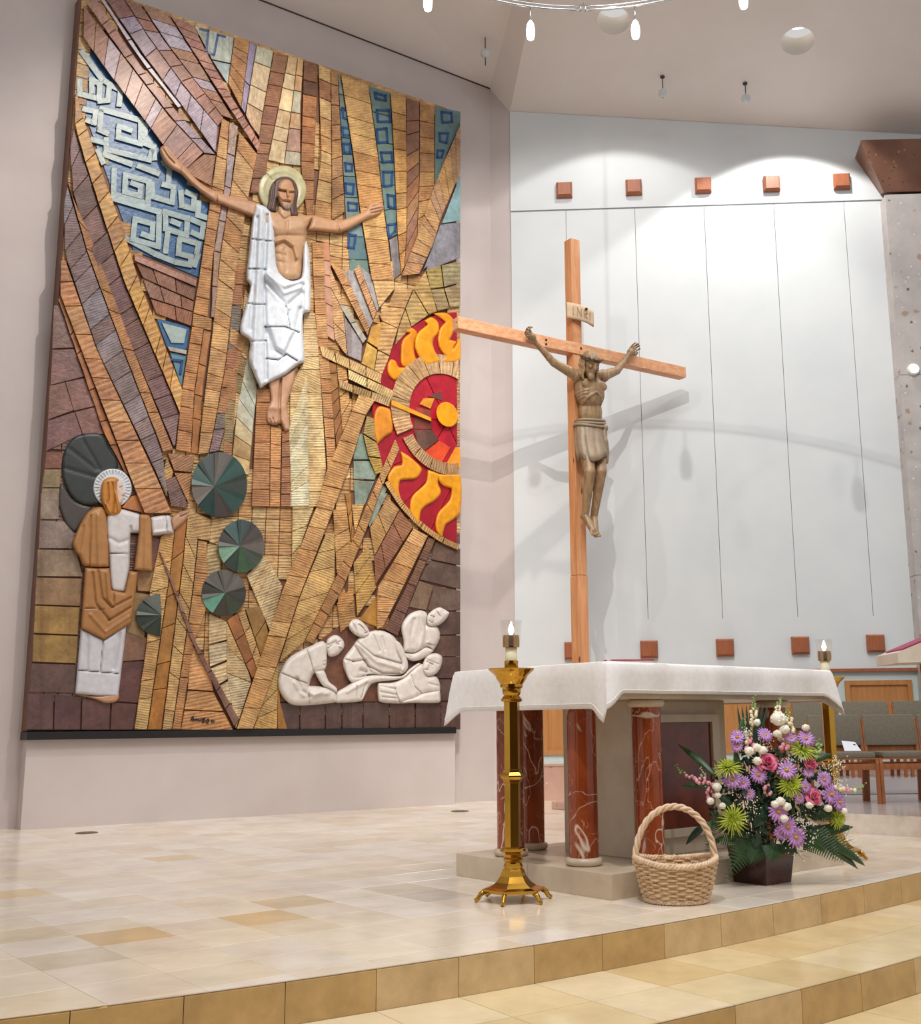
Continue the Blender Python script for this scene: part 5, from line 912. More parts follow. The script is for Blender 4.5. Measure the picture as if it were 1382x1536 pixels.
eL, eR = Vx((831, 544), .13), Vx((926, 556), .14)
wL, wR = Vx((803, 513), .12), Vx((942, 534), .12)
b.cap(sL, eL, .066, .047); b.cap(eL, wL, .046, .028); b.cap(sR_, eR, .066, .047); b.cap(eR, wR, .046, .028)
b.ball(sL.lerp(eL, .35), .060); b.ball(eL.lerp(wL, .25), .045); b.ball(sR_.lerp(eR, .35), .060); b.ball(eR.lerp(wR, .25), .045)
RC = Vx((885, 587), .175); rcr = (.190, .128, .215)
def RS(th, z, k=1.0):
    q = math.sqrt(max(.0, 1-(z/rcr[2])**2)); return RC+Vector(XD)*rcr[0]*q*math.sin(th)*k+Vector(XN)*rcr[1]*q*math.cos(th)*k+Vector((0, 0, z))
b.el(RC, rcr); b.ball(sL, .078); b.ball(sR_, .078); b.cap(Vx((872, 563), .17), Vx((901, 563), .17), .062, .062)
for sg_ in (-1, 1): b.el(RS(sg_*.55, .055, .86), (.100, .032, .062))
b.el(Vx((886, 618), .142), (.152, .100, .21)); b.el(Vx((886, 650), .16), (.155, .11, .11))
for sg_ in (-1, 1):
    arc = [RS(sg_*t, z, .97) for t, z in ((.03, -.045), (.35, -.075), (.7, -.115), (1.05, -.15), (1.4, -.165))]
    for p, q in zip(arc, arc[1:]): b.cap(p, q, .017, .017, 2)
    for k in range(4):
        arc = [RS(sg_*t, -.02-.033*k-.03*(t-.5), .965) for t in (.55+.12*k, .85+.07*k, 1.2, 1.55)]
        for p, q in zip(arc, arc[1:]): b.cap(p, q, .0105, .0105, 2)
nk = Vx((885, 560), .21); hd = Vx((885, 548), .30)
b.cap(nk, hd, .058, .055)
# legs: knees forward, feet crossed
hL, hR = Vx((876, 656), .17), Vx((896, 656), .17); kL, kR = Vx((885, 708), .33), Vx((902, 708), .33); aL, aR = Vx((878, 774), .20), Vx((891, 776), .17)
b.cap(hL, kL, .098, .064); b.cap(hR, kR, .098, .064); b.ball(kL, .066); b.ball(kR, .066)
b.cap(kL, aL, .064, .042); b.cap(kR, aR, .064, .042)
for k, a in ((kL, aL), (kR, aR)): b.ball(k.lerp(a, .28)-Vector(XN)*.035, (.062, .062, .115))
tL, tR = Vx((890, 796), .30), Vx((894, 799), .24)
b.cap(aL-Vector(XN)*.02, aL, .044, .042); b.cap(aL, tL, .046, .036); b.cap(aR, tR, .044, .036)
for tt, s_ in ((tL, 1), (tR, 1)):
    for k in range(5): b.cap(tt+Vector(XD)*(.018*(k-2)), tt+Vector(XD)*(.021*(k-2))+Vector((0, 0, -.055+.006*abs(k-1)))+Vector(XN)*.03, .0145, .012, 2)
# hands with five curled fingers each
for w_, e_, sg_ in ((wL, eL, 1), (wR, eR, -1)):
    d = (w_-e_).normalized(); f = Vector(XN); s_ = d.cross(f).normalized()
    pc = w_+d*.065+f*.012; b.cap(w_, pc, .030, .042, 3); b.ball(pc, .050, 12, 8)
    for k in range(4):
        r0 = pc+d*.040+s_*(.029*(k-1.5)); L = (1.15, 1.35, 1.3, 1.05)[k]
        p1 = r0+d*.045*L+f*.012; p2 = p1+d*.018*L+f*.040*L; p3 = p2-d*.022*L+f*.018*L
        b.cap(r0, p1, .0110, .0100, 2); b.cap(p1, p2, .0100, .0095, 2); b.cap(p2, p3, .0095, .0085, 2)
    t0 = pc-s_*.034*sg_; t1 = t0-s_*.03*sg_+d*.022+f*.02; t2 = t1+d*.022+f*.028+s_*.012*sg_
    b.cap(t0, t1, .0145, .0135, 2); b.cap(t1, t2, .0135, .011, 2)
body = remesh(b.build('body', cw, cor), .0060, 4)
# head
Rh = Matrix.Rotation(math.radians(28), 4, 'X')      # bowed forward
def HP(x, y, z): return Vector(hd)+Vector((0, 0, .01))+(BX @ (Rh.inverted() @ Vector((x, y, z)).to_4d()).to_3d().to_4d()).to_3d()
h = Body(); h.el(HP(0, -.005, .03), (.088, .105, .115), Rh.inverted()); h.el(HP(0, .03, -.045), (.068, .072, .095), Rh.inverted())
h.cap(HP(0, .105, .03), HP(0, .128, -.028), .012, .018, 3); h.cap(HP(-.055, .085, .038), HP(-.012, .104, .036), .013, .013, 2); h.cap(HP(.055, .085, .038), HP(.012, .104, .036), .013, .013, 2)
h.el(HP(-.042, .082, -.012), (.026, .022, .022)); h.el(HP(.042, .082, -.012), (.026, .022, .022)); h.cap(HP(-.02, .10, -.062), HP(.02, .10, -.062), .009, .009, 2); h.cap(HP(-.016, .10, -.078), HP(.016, .10, -.078), .009, .009, 2)
h.el(HP(0, .082, -.115), (.045, .038, .05)); h.cap(HP(0, .085, -.12), HP(0, .075, -.165), .030, .012, 3)
for s_ in (-1, 1): h.el(HP(s_*.088, 0, 0), (.014, .026, .036))
remesh(h.build('head', cw, cor), .006, 2)
hr = Body(); hr.el(HP(0, -.03, .045), (.098, .10, .115), Rh.inverted())
for s_ in (-1, 1):
    for k in range(3):
        x = s_*(.090+.006*k); y = .018-.035*k
        pts = [HP(x, y, .04), HP(x*1.10, y+.010, -.02), HP(x*.98, y+.03, -.07), HP(x*1.12, y+.03, -.12), HP(x*.98, y+.055, -.165+.02*k)]
        for p, q in zip(pts, pts[1:]): hr.cap(p, q, .018, .015, 2)
remesh(hr.build('hair', cw, cor), .006, 2)
cr = MB()
for k in range(3):
    cr.tube([HP((.104+.008*math.sin(5*a+k*2.1))*math.cos(a), (.118+.008*math.sin(5*a+k*2.1))*math.sin(a)-.008, .062+.014*math.sin(4*a+k*2.1)) for a in [2*math.pi*i/60 for i in range(60)]], .0085, 6, closed=True)
for k in range(14):
    a = 2*math.pi*k/14; p = HP(.108*math.cos(a), .122*math.sin(a)-.008, .062); q = HP(.15*math.cos(a+.2), .16*math.sin(a+.2)-.008, .075+.02*(k % 3)); cr.tube([p, q], [.005, .001], 5)
cr.build('thorn_crown', dw, cor, True)
# loincloth
LC = MB(); rows = [(632, 885, .168, .122, .155), (637, 885, .182, .135, .155), (645, 885, .182, .140, .16), (656, 885, .184, .150, .175), (668, 885.5, .182, .160, .20), (679, 887, .176, .165, .225), (688, 888, .166, .160, .245)]
ns_l = 64; V = []; Fc = []
for j, (py, px, rx, ry, of) in enumerate(rows):
    c = Vx((px, py), of)
    for i in range(ns_l):
        a = 2*math.pi*i/ns_l; k = j/(len(rows)-1)
        fold = 1+.05*k*math.sin(9*a+1.5*k)+.02*math.sin(17*a); dz = .05*k*math.sin(a*1+2.4)-.02*k*math.cos(3*a)
        V.append(c+Vector(XD)*rx*fold*math.cos(a)+Vector(XN)*ry*fold*math.sin(a)+Vector((0, 0, dz)))
for j in range(len(rows)-1):
    for i in range(ns_l): Fc.append((j*ns_l+i, (j+1)*ns_l+i, (j+1)*ns_l+(i+1) % ns_l, j*ns_l+(i+1) % ns_l))
LC.add(V, Fc); n_ = len(V)
lc = me_obj('loincloth', V, Fc, cloth_w, cor, smooth=True); so = lc.modifiers.new('t', 'SOLIDIFY'); so.thickness = .014; so.offset = 1
bd = MB()
for k in range(3):
    cc = Vx((885, 634+3.2*k), .155); bd.tube([cc+Vector(XD)*(.182+.004*k)*math.cos(a)+Vector(XN)*(.138+.004*k)*math.sin(a)+Vector((0, 0, .018*math.sin(a*1+1+k*.8)+.012*math.cos(2*a))) for a in [2*math.pi*i/48 for i in range(48)]], .017, 8, closed=True)
bd.build('waist_roll', cloth_w, lc, True)
kn = Body(); kc = Vx((907, 642), .26); kn.ball(kc, (.045, .045, .05)); kn.cap(kc, kc+Vector((.01, 0, -.09)), .03, .022)
tl = [Vx((906, 648), .27), Vx((909, 662), .30), Vx((911, 678), .30), Vx((910, 693), .29)]
for p, q in zip(tl, tl[1:]): kn.cap(p, q, .03, .026, 2)
remesh(kn.build('knot', cloth_w, lc), .01, 3)
# ================================================================== ALTAR
AN = at_z(918, 1351)[:2]; AR = at_z(1266, 1297)[:2]; Aa = (AR-AN)/np.linalg.norm(AR-AN); Ab = np.array([-Aa[1], Aa[0]]); LS, LT = 2.08, 1.33
def AP(s, t, z): p = AN+Aa*s+Ab*t; return Vector((p[0], p[1], z))
beige = mat('beige_limestone', 'C0AE98', 'CFBFA9', .28, scale=5, detail=8)
def red_marble():
    t = NT('red_veined_marble'); t.b.inputs['Roughness'].default_value = .14
    v = t.obj((1, 1, .55)); n = t.noise(4, 5, .6, v); c = t.ramp(n.outputs[0], [(.3, lin('6E2C14')), (.7, lin('A24E26'))]).outputs[0]
    for sc, th, wd, amp in ((2.3, .5, .0045, 1.0), (3.6, .5, .0025, .6), (6.5, .48, .0014, .35)):
        nz = t.noise(sc, 3, .5, v, 1.2); s1 = t.n.new('ShaderNodeMath'); s1.operation = 'SUBTRACT'; s1.inputs[1].default_value = th; t.l(nz.outputs[0], s1.inputs[0])
        ab = t.n.new('ShaderNodeMath'); ab.operation = 'ABSOLUTE'; t.l(s1.outputs[0], ab.inputs[0])
        k = t.ramp(ab.outputs[0], [(wd*.4, (amp, amp, amp, 1)), (wd*2.2, (0, 0, 0, 1))]); c = t.mix(k.outputs[0], c, lin('D9C6B4'))
    t.l(c, t.b.inputs['Base Color']); return t.m
red_m = red_marble()
altar = thing('altar', 'stone altar on veined red marble columns under a white cloth', 'altar', tuple(AP(1, .65, 0)))
al_ang = math.atan2(Aa[1], Aa[0])
def abox(name, s0, s1, t0, t1, z0, z1, m, par, bev=.004):
    return MB().box(AP((s0+s1)/2, (t0+t1)/2, (z0+z1)/2), (s1-s0, t1-t0, z1-z0), al_ang, bev).build(name, m, par)
PH = .13
for i, (a_, b_) in enumerate(((0, .69), (.692, 1.39), (1.392, 2.08))):
    for j, (c_, d_) in enumerate(((0, .664), (.666, 1.33))): abox('plinth_slab', a_, b_, c_, d_, 0, PH, beige, altar, .003)
CP = [(.16, .37), (.47, .16), (.16, 1.0), (.47, 1.17), (1.64, .16), (1.92, .37), (1.92, .96), (1.62, 1.17)]
for s, t in CP:
    p = AP(s, t, 0); c = MB().lathe([(.082, PH+.03), (.083, PH+.05), (.083, 1.0), (.080, 1.02)], p, 32).build('column', red_m, altar, True); smooth_angle(c, 50)
    smooth_angle(MB().lathe([(.085, PH), (.098, PH+.008), (.104, PH+.022), (.098, PH+.038), (.084, PH+.044)], p, 32).build('base_ring', beige, c), 60)
    smooth_angle(MB().lathe([(.084, .985), (.10, .99), (.108, 1.005), (.104, 1.025), (.09, 1.03)], p, 32).build('capital', beige, c), 60)
abox('slab', .03, 2.05, .03, 1.30, 1.03, 1.205, beige, altar, .01)
ps = [.55, 1.40, .35, .95]
pdl = abox('pedestal', ps[0], ps[1], ps[2], ps[3], PH, 1.03, beige, altar, .006)
# framed recess on the front face of the pedestal
fz0, fz1 = PH+.15, .90; f0, f1 = ps[0]+.20, ps[1]-.16
abox('frame_stile', f0-.07, f0, ps[2]-.03, ps[2]+.004, fz0-.05, fz1+.05, beige, pdl); abox('frame_stile', f1, f1+.07, ps[2]-.03, ps[2]+.004, fz0-.05, fz1+.05, beige, pdl)
abox('frame_rail', f0, f1, ps[2]-.03, ps[2]+.004, fz1, fz1+.05, beige, pdl); abox('frame_rail', f0, f1, ps[2]-.03, ps[2]+.004, fz0-.05, fz0, beige, pdl)
abox('inset_panel', f0+.002, f1-.002, ps[2]-.012, ps[2]+.002, fz0+.002, fz1-.002, mat('dark_red_marble', '5A2012', '7E3418', .12, scale=5), pdl, .001)
# altar cloth: top and four hanging sides with a soft flare at each corner
linen = mat('white_linen', 'E9E5E4', 'F0EDEC', .85, scale=30, bump=.1, bscale=160)
cloth = None; CV = []; CF = []
c0, c1_, d0_, d1_ = -.005, 2.06, -.005, 1.335; per_pts = []
def side(p, q, n): return [(p[0]+(q[0]-p[0])*i/n, p[1]+(q[1]-p[1])*i/n) for i in range(n)]
cs = [(c0, d0_), (c1_, d0_), (c1_, d1_), (c0, d1_)]; hem = [.165, .20, .19, .245]; nsd = [110, 70, 110, 70]
P2 = []; NR = []; HM = []; CD = []
for k in range(4):
    p, q = cs[k], cs[(k+1) % 4]; n = nsd[k]; L = math.hypot(q[0]-p[0], q[1]-p[1]); nrm = ((q[1]-p[1])/L, -(q[0]-p[0])/L)
    for i in range(n):
        u = i/n; dd = min(u, 1-u)*L; P2.append((p[0]+(q[0]-p[0])*u, p[1]+(q[1]-p[1])*u)); NR.append(nrm); CD.append(dd)
        w0 = math.exp(-(u*L/.07)**2); HM.append(hem[k])
m_ = len(P2); rowsz = 9; zt_ = 1.222; rc_ = random.Random(4)
ph = [rc_.uniform(0, 6.28) for _ in range(6)]
for j in range(rowsz+1):
    k = j/rowsz
    for i in range(m_):
        s, t = P2[i]; dd = CD[i]; cn = math.exp(-(dd/.055)**2)
        # average normal at the corners
        i0 = (i-1) % m_; nx_, ny_ = NR[i]
        if cn > .02:
            near = min(cs, key=lambda c: (c[0]-s)**2+(c[1]-t)**2); cx_, cy_ = (near[0]-1.03, near[1]-.665); g_ = math.hypot(cx_/1.03, cy_/.665); ex, ey = (1 if cx_ > 0 else -1)*.707, (1 if cy_ > 0 else -1)*.707
            nx_ = nx_*(1-cn)+ex*cn; ny_ = ny_*(1-cn)+ey*cn
        wv = .010*k*(math.sin(s*9+t*11+ph[0])+.6*math.sin(s*23-t*19+ph[1]))
        o_ = .012*min(1, k*4)+wv+cn*.06*k; drop = (HM[i]+cn*.085)*k
        if j == 0: o_ = 0; drop = 0
        elif j == 1: drop *= .6
        pp = AP(s+nx_*o_, t+ny_*o_, zt_-drop); CV.append(pp)
for j in range(rowsz):
    for i in range(m_): CF.append((j*m_+i, (j+1)*m_+i, (j+1)*m_+(i+1) % m_, j*m_+(i+1) % m_))
# top with subtle creases
n0 = len(CV); inner = []
for i in range(m_): s, t = P2[i]; inner.append(AP(1.03+(s-1.03)*.985, .665+(t-.665)*.98, zt_+.003))
CV += inner; CF += [(i, (i+1) % m_, n0+(i+1) % m_, n0+i) for i in range(m_)]; CF.append(tuple(range(n0, n0+m_)))
cth = thing('altar_cloth', 'white linen cloth draped over the altar top', 'cloth', tuple(AP(1, .65, 1.2)))
cl = me_obj('linen', CV, CF, linen, cth, smooth=True); so = cl.modifiers.new('t', 'SOLIDIFY'); so.thickness = .004; so.offset = 0; smooth_angle(cl, 55)
hs = MB(); hv = []
for i in range(m_):
    a = CV[(rowsz-1)*m_+i]; hv.append(a)
for dz in (0,):
    hs.tube([v+(v-Vector(AP(1.03, .665, v.z))).normalized()*.003+Vector((0, 0, -.0)) for v in hv], .0022, 5, closed=True)
hs.build('hem_seam', linen, cl)
# magenta book
bk = thing('altar_book', 'closed magenta book lying on the white altar cloth', 'book', tuple(AP(.38, .30, 1.226)))
mg = mat('magenta_cover', '8E0E48', '9A1450', .5, scale=20)
cxk = at_y(941, 989, 6.55); bc = Vector((cxk[0], cxk[1], 1.2265))
MB().box(bc+Vector((0, 0, .004)), (.29, .21, .007), .12, .002).build('back_cover', mg, bk); MB().box(bc+Vector((-.0, 0, .019)), (.27, .195, .022), .12, .002).build('pages', mat('page_edges', 'E8DDC8', 'E8DDC8', .8), bk); MB().box(bc+Vector((.012, 0, .033)), (.25, .21, .007), .12, .002).build('front_cover', mg, bk)
MB().box(bc+Vector((-.146, -.017, .018)), (.012, .21, .034), .12, .004).build('spine', mg, bk)
# ================================================================== CANDLE STANDS
brass = mat('polished_brass', 'B98A34', 'C4963E', .12, 1.0, scale=4)
glass = NT('clear_glass'); glass.b.inputs['Roughness'].default_value = .05; glass.b.inputs['Alpha'].default_value = .13; glass.b.inputs['Base Color'].default_value = (.3, .3, .33, 1); glass.b.inputs['Specular IOR Level'].default_value = 1.0; glass = glass.m
wax = mat('candle_wax', 'F0EAC8', 'F4EED2', .5); flame_m = emit('flame', 'FFE2A0', 14.0)
def candle_stand(loc, label, rz=.2):
    t = thing('candle_stand', label, 'candle stand', loc, rz, group='tall brass candle stands beside the altar')
    L = lambda prof, n, off=0: MB().lathe(prof, (0, 0, 0), n, None, off)
    f = L([(.02, .05), (.165, .048), (.170, .055), (.166, .064), (.125, .072), (.092, .095), (.070, .125), (.060, .150), (.050, .165)], 6).build('foot', brass, t, local=True)
    for k in range(6):
        a = math.pi/3*k; d = Vector((math.cos(a), math.sin(a), 0)); m = MB(); s = Vector((-d.y, d.x, 0))
        m.tube([d*.150+Vector((0, 0, .054)), d*.175+Vector((0, 0, .040)), d*.188+Vector((0, 0, .018)), d*.205+Vector((0, 0, .008))], [.014, .013, .012, .010], 8)
        m.build('claw', brass, f, True, local=True)
    smooth_angle(L([(.040, .160), (.050, .165), (.052, .175), (.046, .185), (.046, .195), (.052, .2), (.052, .21), (.044, .218), (.044, .232), (.062, .240), (.070, .250), (.064, .262), (.047, .268)], 24).build('base_knop', brass, t, local=True))
    L([(.043, .265), (.043, .60)], 6).build('lower_shaft', brass, t, local=True)
    smooth_angle(L([(.044, .595), (.050, .598), (.050, .61), (.056, .615), (.066, .626), (.066, .634), (.056, .645), (.050, .65), (.050, .662), (.044, .664)], 6).build('middle_knop', brass, t, local=True))
    L([(.043, .66), (.043, 1.02)], 6).build('upper_shaft', brass, t, local=True)
    smooth_angle(L([(.044, 1.015), (.056, 1.02), (.058, 1.03), (.050, 1.04), (.042, 1.05), (.050, 1.062), (.050, 1.085), (.062, 1.095), (.062, 1.11), (.07, 1.12), (.085, 1.145), (.088, 1.155), (.115, 1.178), (.125, 1.188), (.124, 1.193), (.08, 1.183), (.02, 1.183)], 32).build('drip_pan', brass, t, True, local=True))
    smooth_angle(L([(.035, 1.182), (.037, 1.185), (.037, 1.235), (.034, 1.235), (.03, 1.19)], 24).build('socket', brass, t, local=True))
    L([(.032, 1.19), (.032, 1.315)], 24).build('candle', wax, t, True, local=True)
    smooth_angle(L([(.034, 1.305), (.044, 1.306), (.044, 1.35), (.042, 1.372), (.038, 1.372), (.038, 1.31)], 24).build('follower', brass, t, True, local=True))
    MB().lathe([(.047, 1.312), (.058, 1.452), (.0565, 1.452), (.0455, 1.312)], (0, 0, 0), 28, cap=False).build('glass_shade', glass, t, True, local=True)
    MB().lathe([(.004, 1.372), (.014, 1.39), (.016, 1.402), (.009, 1.425), (.002, 1.446)], (0, 0, 0), 14).build('flame', flame_m, t, True, local=True)
    return t
cn_ = at_z(770.5, 1351); candle_stand((cn_[0], cn_[1], 0), 'tall polished brass candle stand in front of the altar, left', .25)
cf_ = at_y(1247, 1140, 7.62); candle_stand((cf_[0], cf_[1], 0), 'tall brass candle stand partly hidden behind the flower arrangement', .4)
# ================================================================== BASKET
wick = mat('wicker', 'C9A67E', 'DEC29C', .55, scale=30, bump=.2, bscale=80); wick2 = mat('wicker_rim', 'D8B596', 'E6CDB0', .5, scale=30)
bp = at_z(1015.5, 1352); bx, by = bp[0], bp[1]; BH = .205
bas = thing('wicker_basket', 'pale woven wicker basket with a tall arched handle', 'basket', (bx, by, 0), .02)
def br(k): return (.158+.05*k**.8, .150+.05*k**.8)
nst = 26; rowsN = 15; wv = MB()
for j in range(rowsN):
    k = (j+.6)/rowsN; rx, ry = br(k); z = .015+BH*.93*k; pts = []; NP = nst*4
    for i in range(NP):
        a = 2*math.pi*i/NP; und = .0085*math.sin(a*nst/2+math.pi*(j % 2)); pts.append((math.cos(a)*(rx+und), math.sin(a)*(ry+und), z+.002*math.sin(a*7+j)))
    wv.tube(pts, .0062, 6, closed=True)
wv.build('weave', wick, bas, True, local=True)
stk = MB()
for i in range(nst):
    a = 2*math.pi*i/nst; stk.tube([(math.cos(a)*br(k)[0], math.sin(a)*br(k)[1], .01+BH*.98*k) for k in (0, .25, .5, .75, 1)], .0048, 5)
stk.build('stakes', wick, bas, True, local=True)
for nm, k, z0, r, col in (('base_braid', .0, .014, .0085, wick2), ('rim_braid', 1.0, BH, .0105, wick2)):
    rm = MB()
    for q in range(3):
        pts = []
        for i in range(120):
            a = 2*math.pi*i/120; ph_ = a*22+q*2.094; rx, ry = br(k); sad = .014*math.cos(2*a) if z0 > .1 else 0
            pts.append((math.cos(a)*(rx+.008*math.cos(ph_)), math.sin(a)*(ry+.008*math.cos(ph_)), z0+sad+.008*math.sin(ph_)))
        rm.tube(pts, r*.8, 6, closed=True)
    rm.build(nm, col, bas, True, local=True)
MB().lathe([(.15, .008), (.15, .014)], (0, 0, 0), 32, sy=.95).build('bottom', wick, bas, local=True)
hd_ = MB()
for q in range(3):
    pts = []
    for i in range(61):
        a = math.pi*i/60; ph_ = i*.55+q*2.094; R0 = .203+.002; rr = .0095*math.cos(ph_); pts.append(((R0+rr)*-math.cos(a)*(1 if True else 1), .0095*math.sin(ph_), BH-.02+(.285+rr)*math.sin(a)**.92))
    hd_.tube(pts, .0095, 7)
hd_.build('handle', wick2, bas, True, local=True)
# ================================================================== FLOWER ARRANGEMENT
c20 = lambda x, y: (1000+x/4.458, 1030+y/4.458)
vp = at_z(1150, 1329); vx, vy = vp[0]+.014, vp[1]+.16
arr = thing('flower_arrangement', 'large mixed flower arrangement in a dark square pot', 'flowers', (vx, vy, 0))
rf_ = random.Random(21)
pot_m = mat('dark_glazed_pot', '2A0E0A', '4A1C10', .12, scale=6)
def frustum(r0, r1, z0, z1, th):
    mb = MB(); a = [(math.cos(math.pi/4+math.pi/2*k+al_ang), math.sin(math.pi/4+math.pi/2*k+al_ang)) for k in range(4)]
    V = [(vx+x*r0, vy+y*r0, z0) for x, y in a]+[(vx+x*r1, vy+y*r1, z1) for x, y in a]+[(vx+x*(r1-th), vy+y*(r1-th), z1) for x, y in a]+[(vx+x*(r0-th), vy+y*(r0-th), z0+.02) for x, y in a]
    F_ = [(3, 2, 1, 0)]+[(i, (i+1) % 4, 4+(i+1) % 4, 4+i) for i in range(4)]+[(4+i, 4+(i+1) % 4, 8+(i+1) % 4, 8+i) for i in range(4)]+[(8+i, 8+(i+1) % 4, 12+(i+1) % 4, 12+i) for i in range(4)]+[(12, 13, 14, 15)]
    return mb.add(V, F_)
frustum(.160, .192, 0, .20, .012).build('pot', pot_m, arr)
MB().box((vx, vy, .16), (.22, .22, .02), al_ang).build('soil', mat('floral_foam', '20301C', '2A3A22', .9), arr)
CEN = Vector((vx, vy, .42))
def FP(x, y, dy=None):
    """point of the bouquet's dome surface seen at crop position"""
    px, py = c20(x, y); dx = (px-1155)/150; dz = (py-1185)/150
    if dy is None: dy = -.26*math.sqrt(max(0, 1-min(1, dx*dx*1.0+dz*dz*.8)))
    return Vector(at_y(px, py, vy+dy))
U = .00092     # metres per crop pixel at the bouquet
def basis(d):
    d = d.normalized(); a = Vector((0, 0, 1)); 
    if abs(d.z) > .95: a = Vector((1, 0, 0))
    s = d.cross(a).normalized(); return s, s.cross(d).normalized(), d
def outward(p, tilt=None):
    d = (p-CEN); d = Vector((d.x*1.0, d.y*1.0-.25, d.z*.9+.05)); return (tilt or d).normalized()
m_green = mat('mum_green', 'A8B838', 'C4D04E', .5, scale=40); m_purple = mat('daisy_purple', 'B07AC0', 'C898D4', .5, scale=30); m_pink = mat('rose_pink', 'D8507E', 'EE88A8', .45, scale=18)
m_white = mat('bloom_white', 'EDE8D8', 'F4F0E4', .6, scale=30); m_center = mat('daisy_center', 'B8901C', 'C8A028', .7, scale=40); m_leaf = mat('leaf_green', '1E3A1A', '2E5226', .4, scale=14); m_leafd = mat('leaf_dark', '14281A', '20402A', .35, scale=14)
m_bud = mat('bud_green', '7C9850', 'A8BC70', .5, scale=30); m_cream = mat('snap_cream', 'E6DCB8', 'EDE4C8', .55, scale=30); m_salmon = mat('snap_pink', 'D8889A', 'E8A8B0', .55, scale=30); m_stem = mat('stem_green', '3A5A28', '4A6A30', .5)
def petal(mb, c, s, u, d, ang, L, w_, lift, curl, seg=3):
    """strip petal leaving c at angle ang in plane s,u; d is the face normal"""
    r = s*math.cos(ang)+u*math.sin(ang); t = d.cross(r)
    V = []
    for i in range(seg+1):
        k = i/seg; p = c+r*L*k*math.cos(lift*k)+d*(L*k*math.sin(lift)-curl*L*k*k); wd = w_*math.sin(math.pi*(.12+.80*k))
        V += [p-t*wd/2, p+d*wd*.15, p+t*wd/2]
    F_ = []
    for i in range(seg):
        a = i*3; F_ += [(a, a+1, a+4, a+3), (a+1, a+2, a+5, a+4)]
    mb.add(V, F_)
def solid(o, th=.0012):
    md = o.modifiers.new('t', 'SOLIDIFY'); md.thickness = th; return o
for x, y, r, tl in [(415, 545, 92, (-.25, -.5, 1.0)), (905, 425, 92, (.15, -.65, .8)), (830, 655, 92, (.0, -1, .25)), (445, 885, 98, (-.1, -1, .1)), (1145, 880, 62, (.5, -.9, .1))]:
    p = FP(x, y); s, u, d = basis(Vector(tl)); R = r*U*1.12; mb = MB()
    for ring_, n, Lk, lf in ((0, 26, 1.0, .15), (1, 22, .85, .55), (2, 16, .65, .95), (3, 10, .45, 1.25)):
        for k in range(n): petal(mb, p, s, u, d, 2*math.pi*(k+rf_.random()*.6)/n, R*Lk*rf_.uniform(.85, 1.1), .0075, lf*rf_.uniform(.8, 1.15), .22 if ring_ < 2 else .05, 3)
    o = solid(me_obj('green_chrysanthemum', mb.v, mb.f, m_green, arr, smooth=True), .002)
    MB().ball(p+d*.004, .012).build('flower_center', m_green, o, True)
for x, y, r in [(440, 622, 55), (512, 645, 40), (612, 590, 50), (800, 560, 58), (1095, 720, 60), (1150, 772, 52), (745, 835, 60), (805, 935, 58), (862, 1005, 58), (762, 972, 42), (550, 715, 35), (470, 340, 46), (655, 325, 46), (928, 350, 52), (830, 345, 36), (945, 575, 32), (1050, 622, 46), (925, 670, 36), (885, 740, 36), (470, 400, 36)]:
    p = FP(x, y)+Vector((0, -.012, 0)); d0 = outward(p)+Vector((rf_.uniform(-.3, .3), -.5, rf_.uniform(-.2, .25))); s, u, d = basis(d0); R = r*U*1.18; mb = MB()
    for ring_, n, Lk, lf in ((0, 17, 1.0, .12), (1, 15, .88, .28)):
        for k in range(n): petal(mb, p, s, u, d, 2*math.pi*(k+.5*ring_+rf_.uniform(-.15, .15))/n, R*Lk*rf_.uniform(.9, 1.05), R*.27, lf, .06, 3)
    o = solid(me_obj('purple_daisy', mb.v, mb.f, m_purple, arr, smooth=True))
    MB().ball(p+d*.004, (R*.22, R*.22, R*.16)).build('flower_center', m_center, o, True)
for x, y, r in [(672, 505, 60), (985, 735, 54), (962, 508, 42)]:
    p = FP(x, y)+Vector((0, -.02, 0)); s, u, d = basis(outward(p)+Vector((0, -.4, .2))); R = r*U; rs = None
    for k in range(15):
        t = k/14; ang = k*2.4; rr = R*(.12+.75*t); mb = MB(); V = []; n1, n2 = 6, 5
        for j in range(n2+1):
            v_ = j/n2
            for i in range(n1+1):
                w_ = (i/n1-.5)*(1.9-.5*t); a = ang+w_; rad = rr*(.55+.5*v_+.16*v_*v_*t*2.2); hgt = R*(.95-.55*t)*v_-R*.35*t+(-.10*R*t*v_**3*3)
                hgt -= R*.18*abs(i/n1-.5)*2*v_
                V.append(p+(s*math.cos(a)+u*math.sin(a))*rad+d*hgt)
        F_ = [(j*(n1+1)+i, j*(n1+1)+i+1, (j+1)*(n1+1)+i+1, (j+1)*(n1+1)+i) for j in range(n2) for i in range(n1)]
        if rs is None: rs = solid(me_obj('pink_rose', V, F_, m_pink, arr, smooth=True), .0015)
        else: solid(me_obj('petal', V, F_, m_pink, rs, smooth=True), .0015)
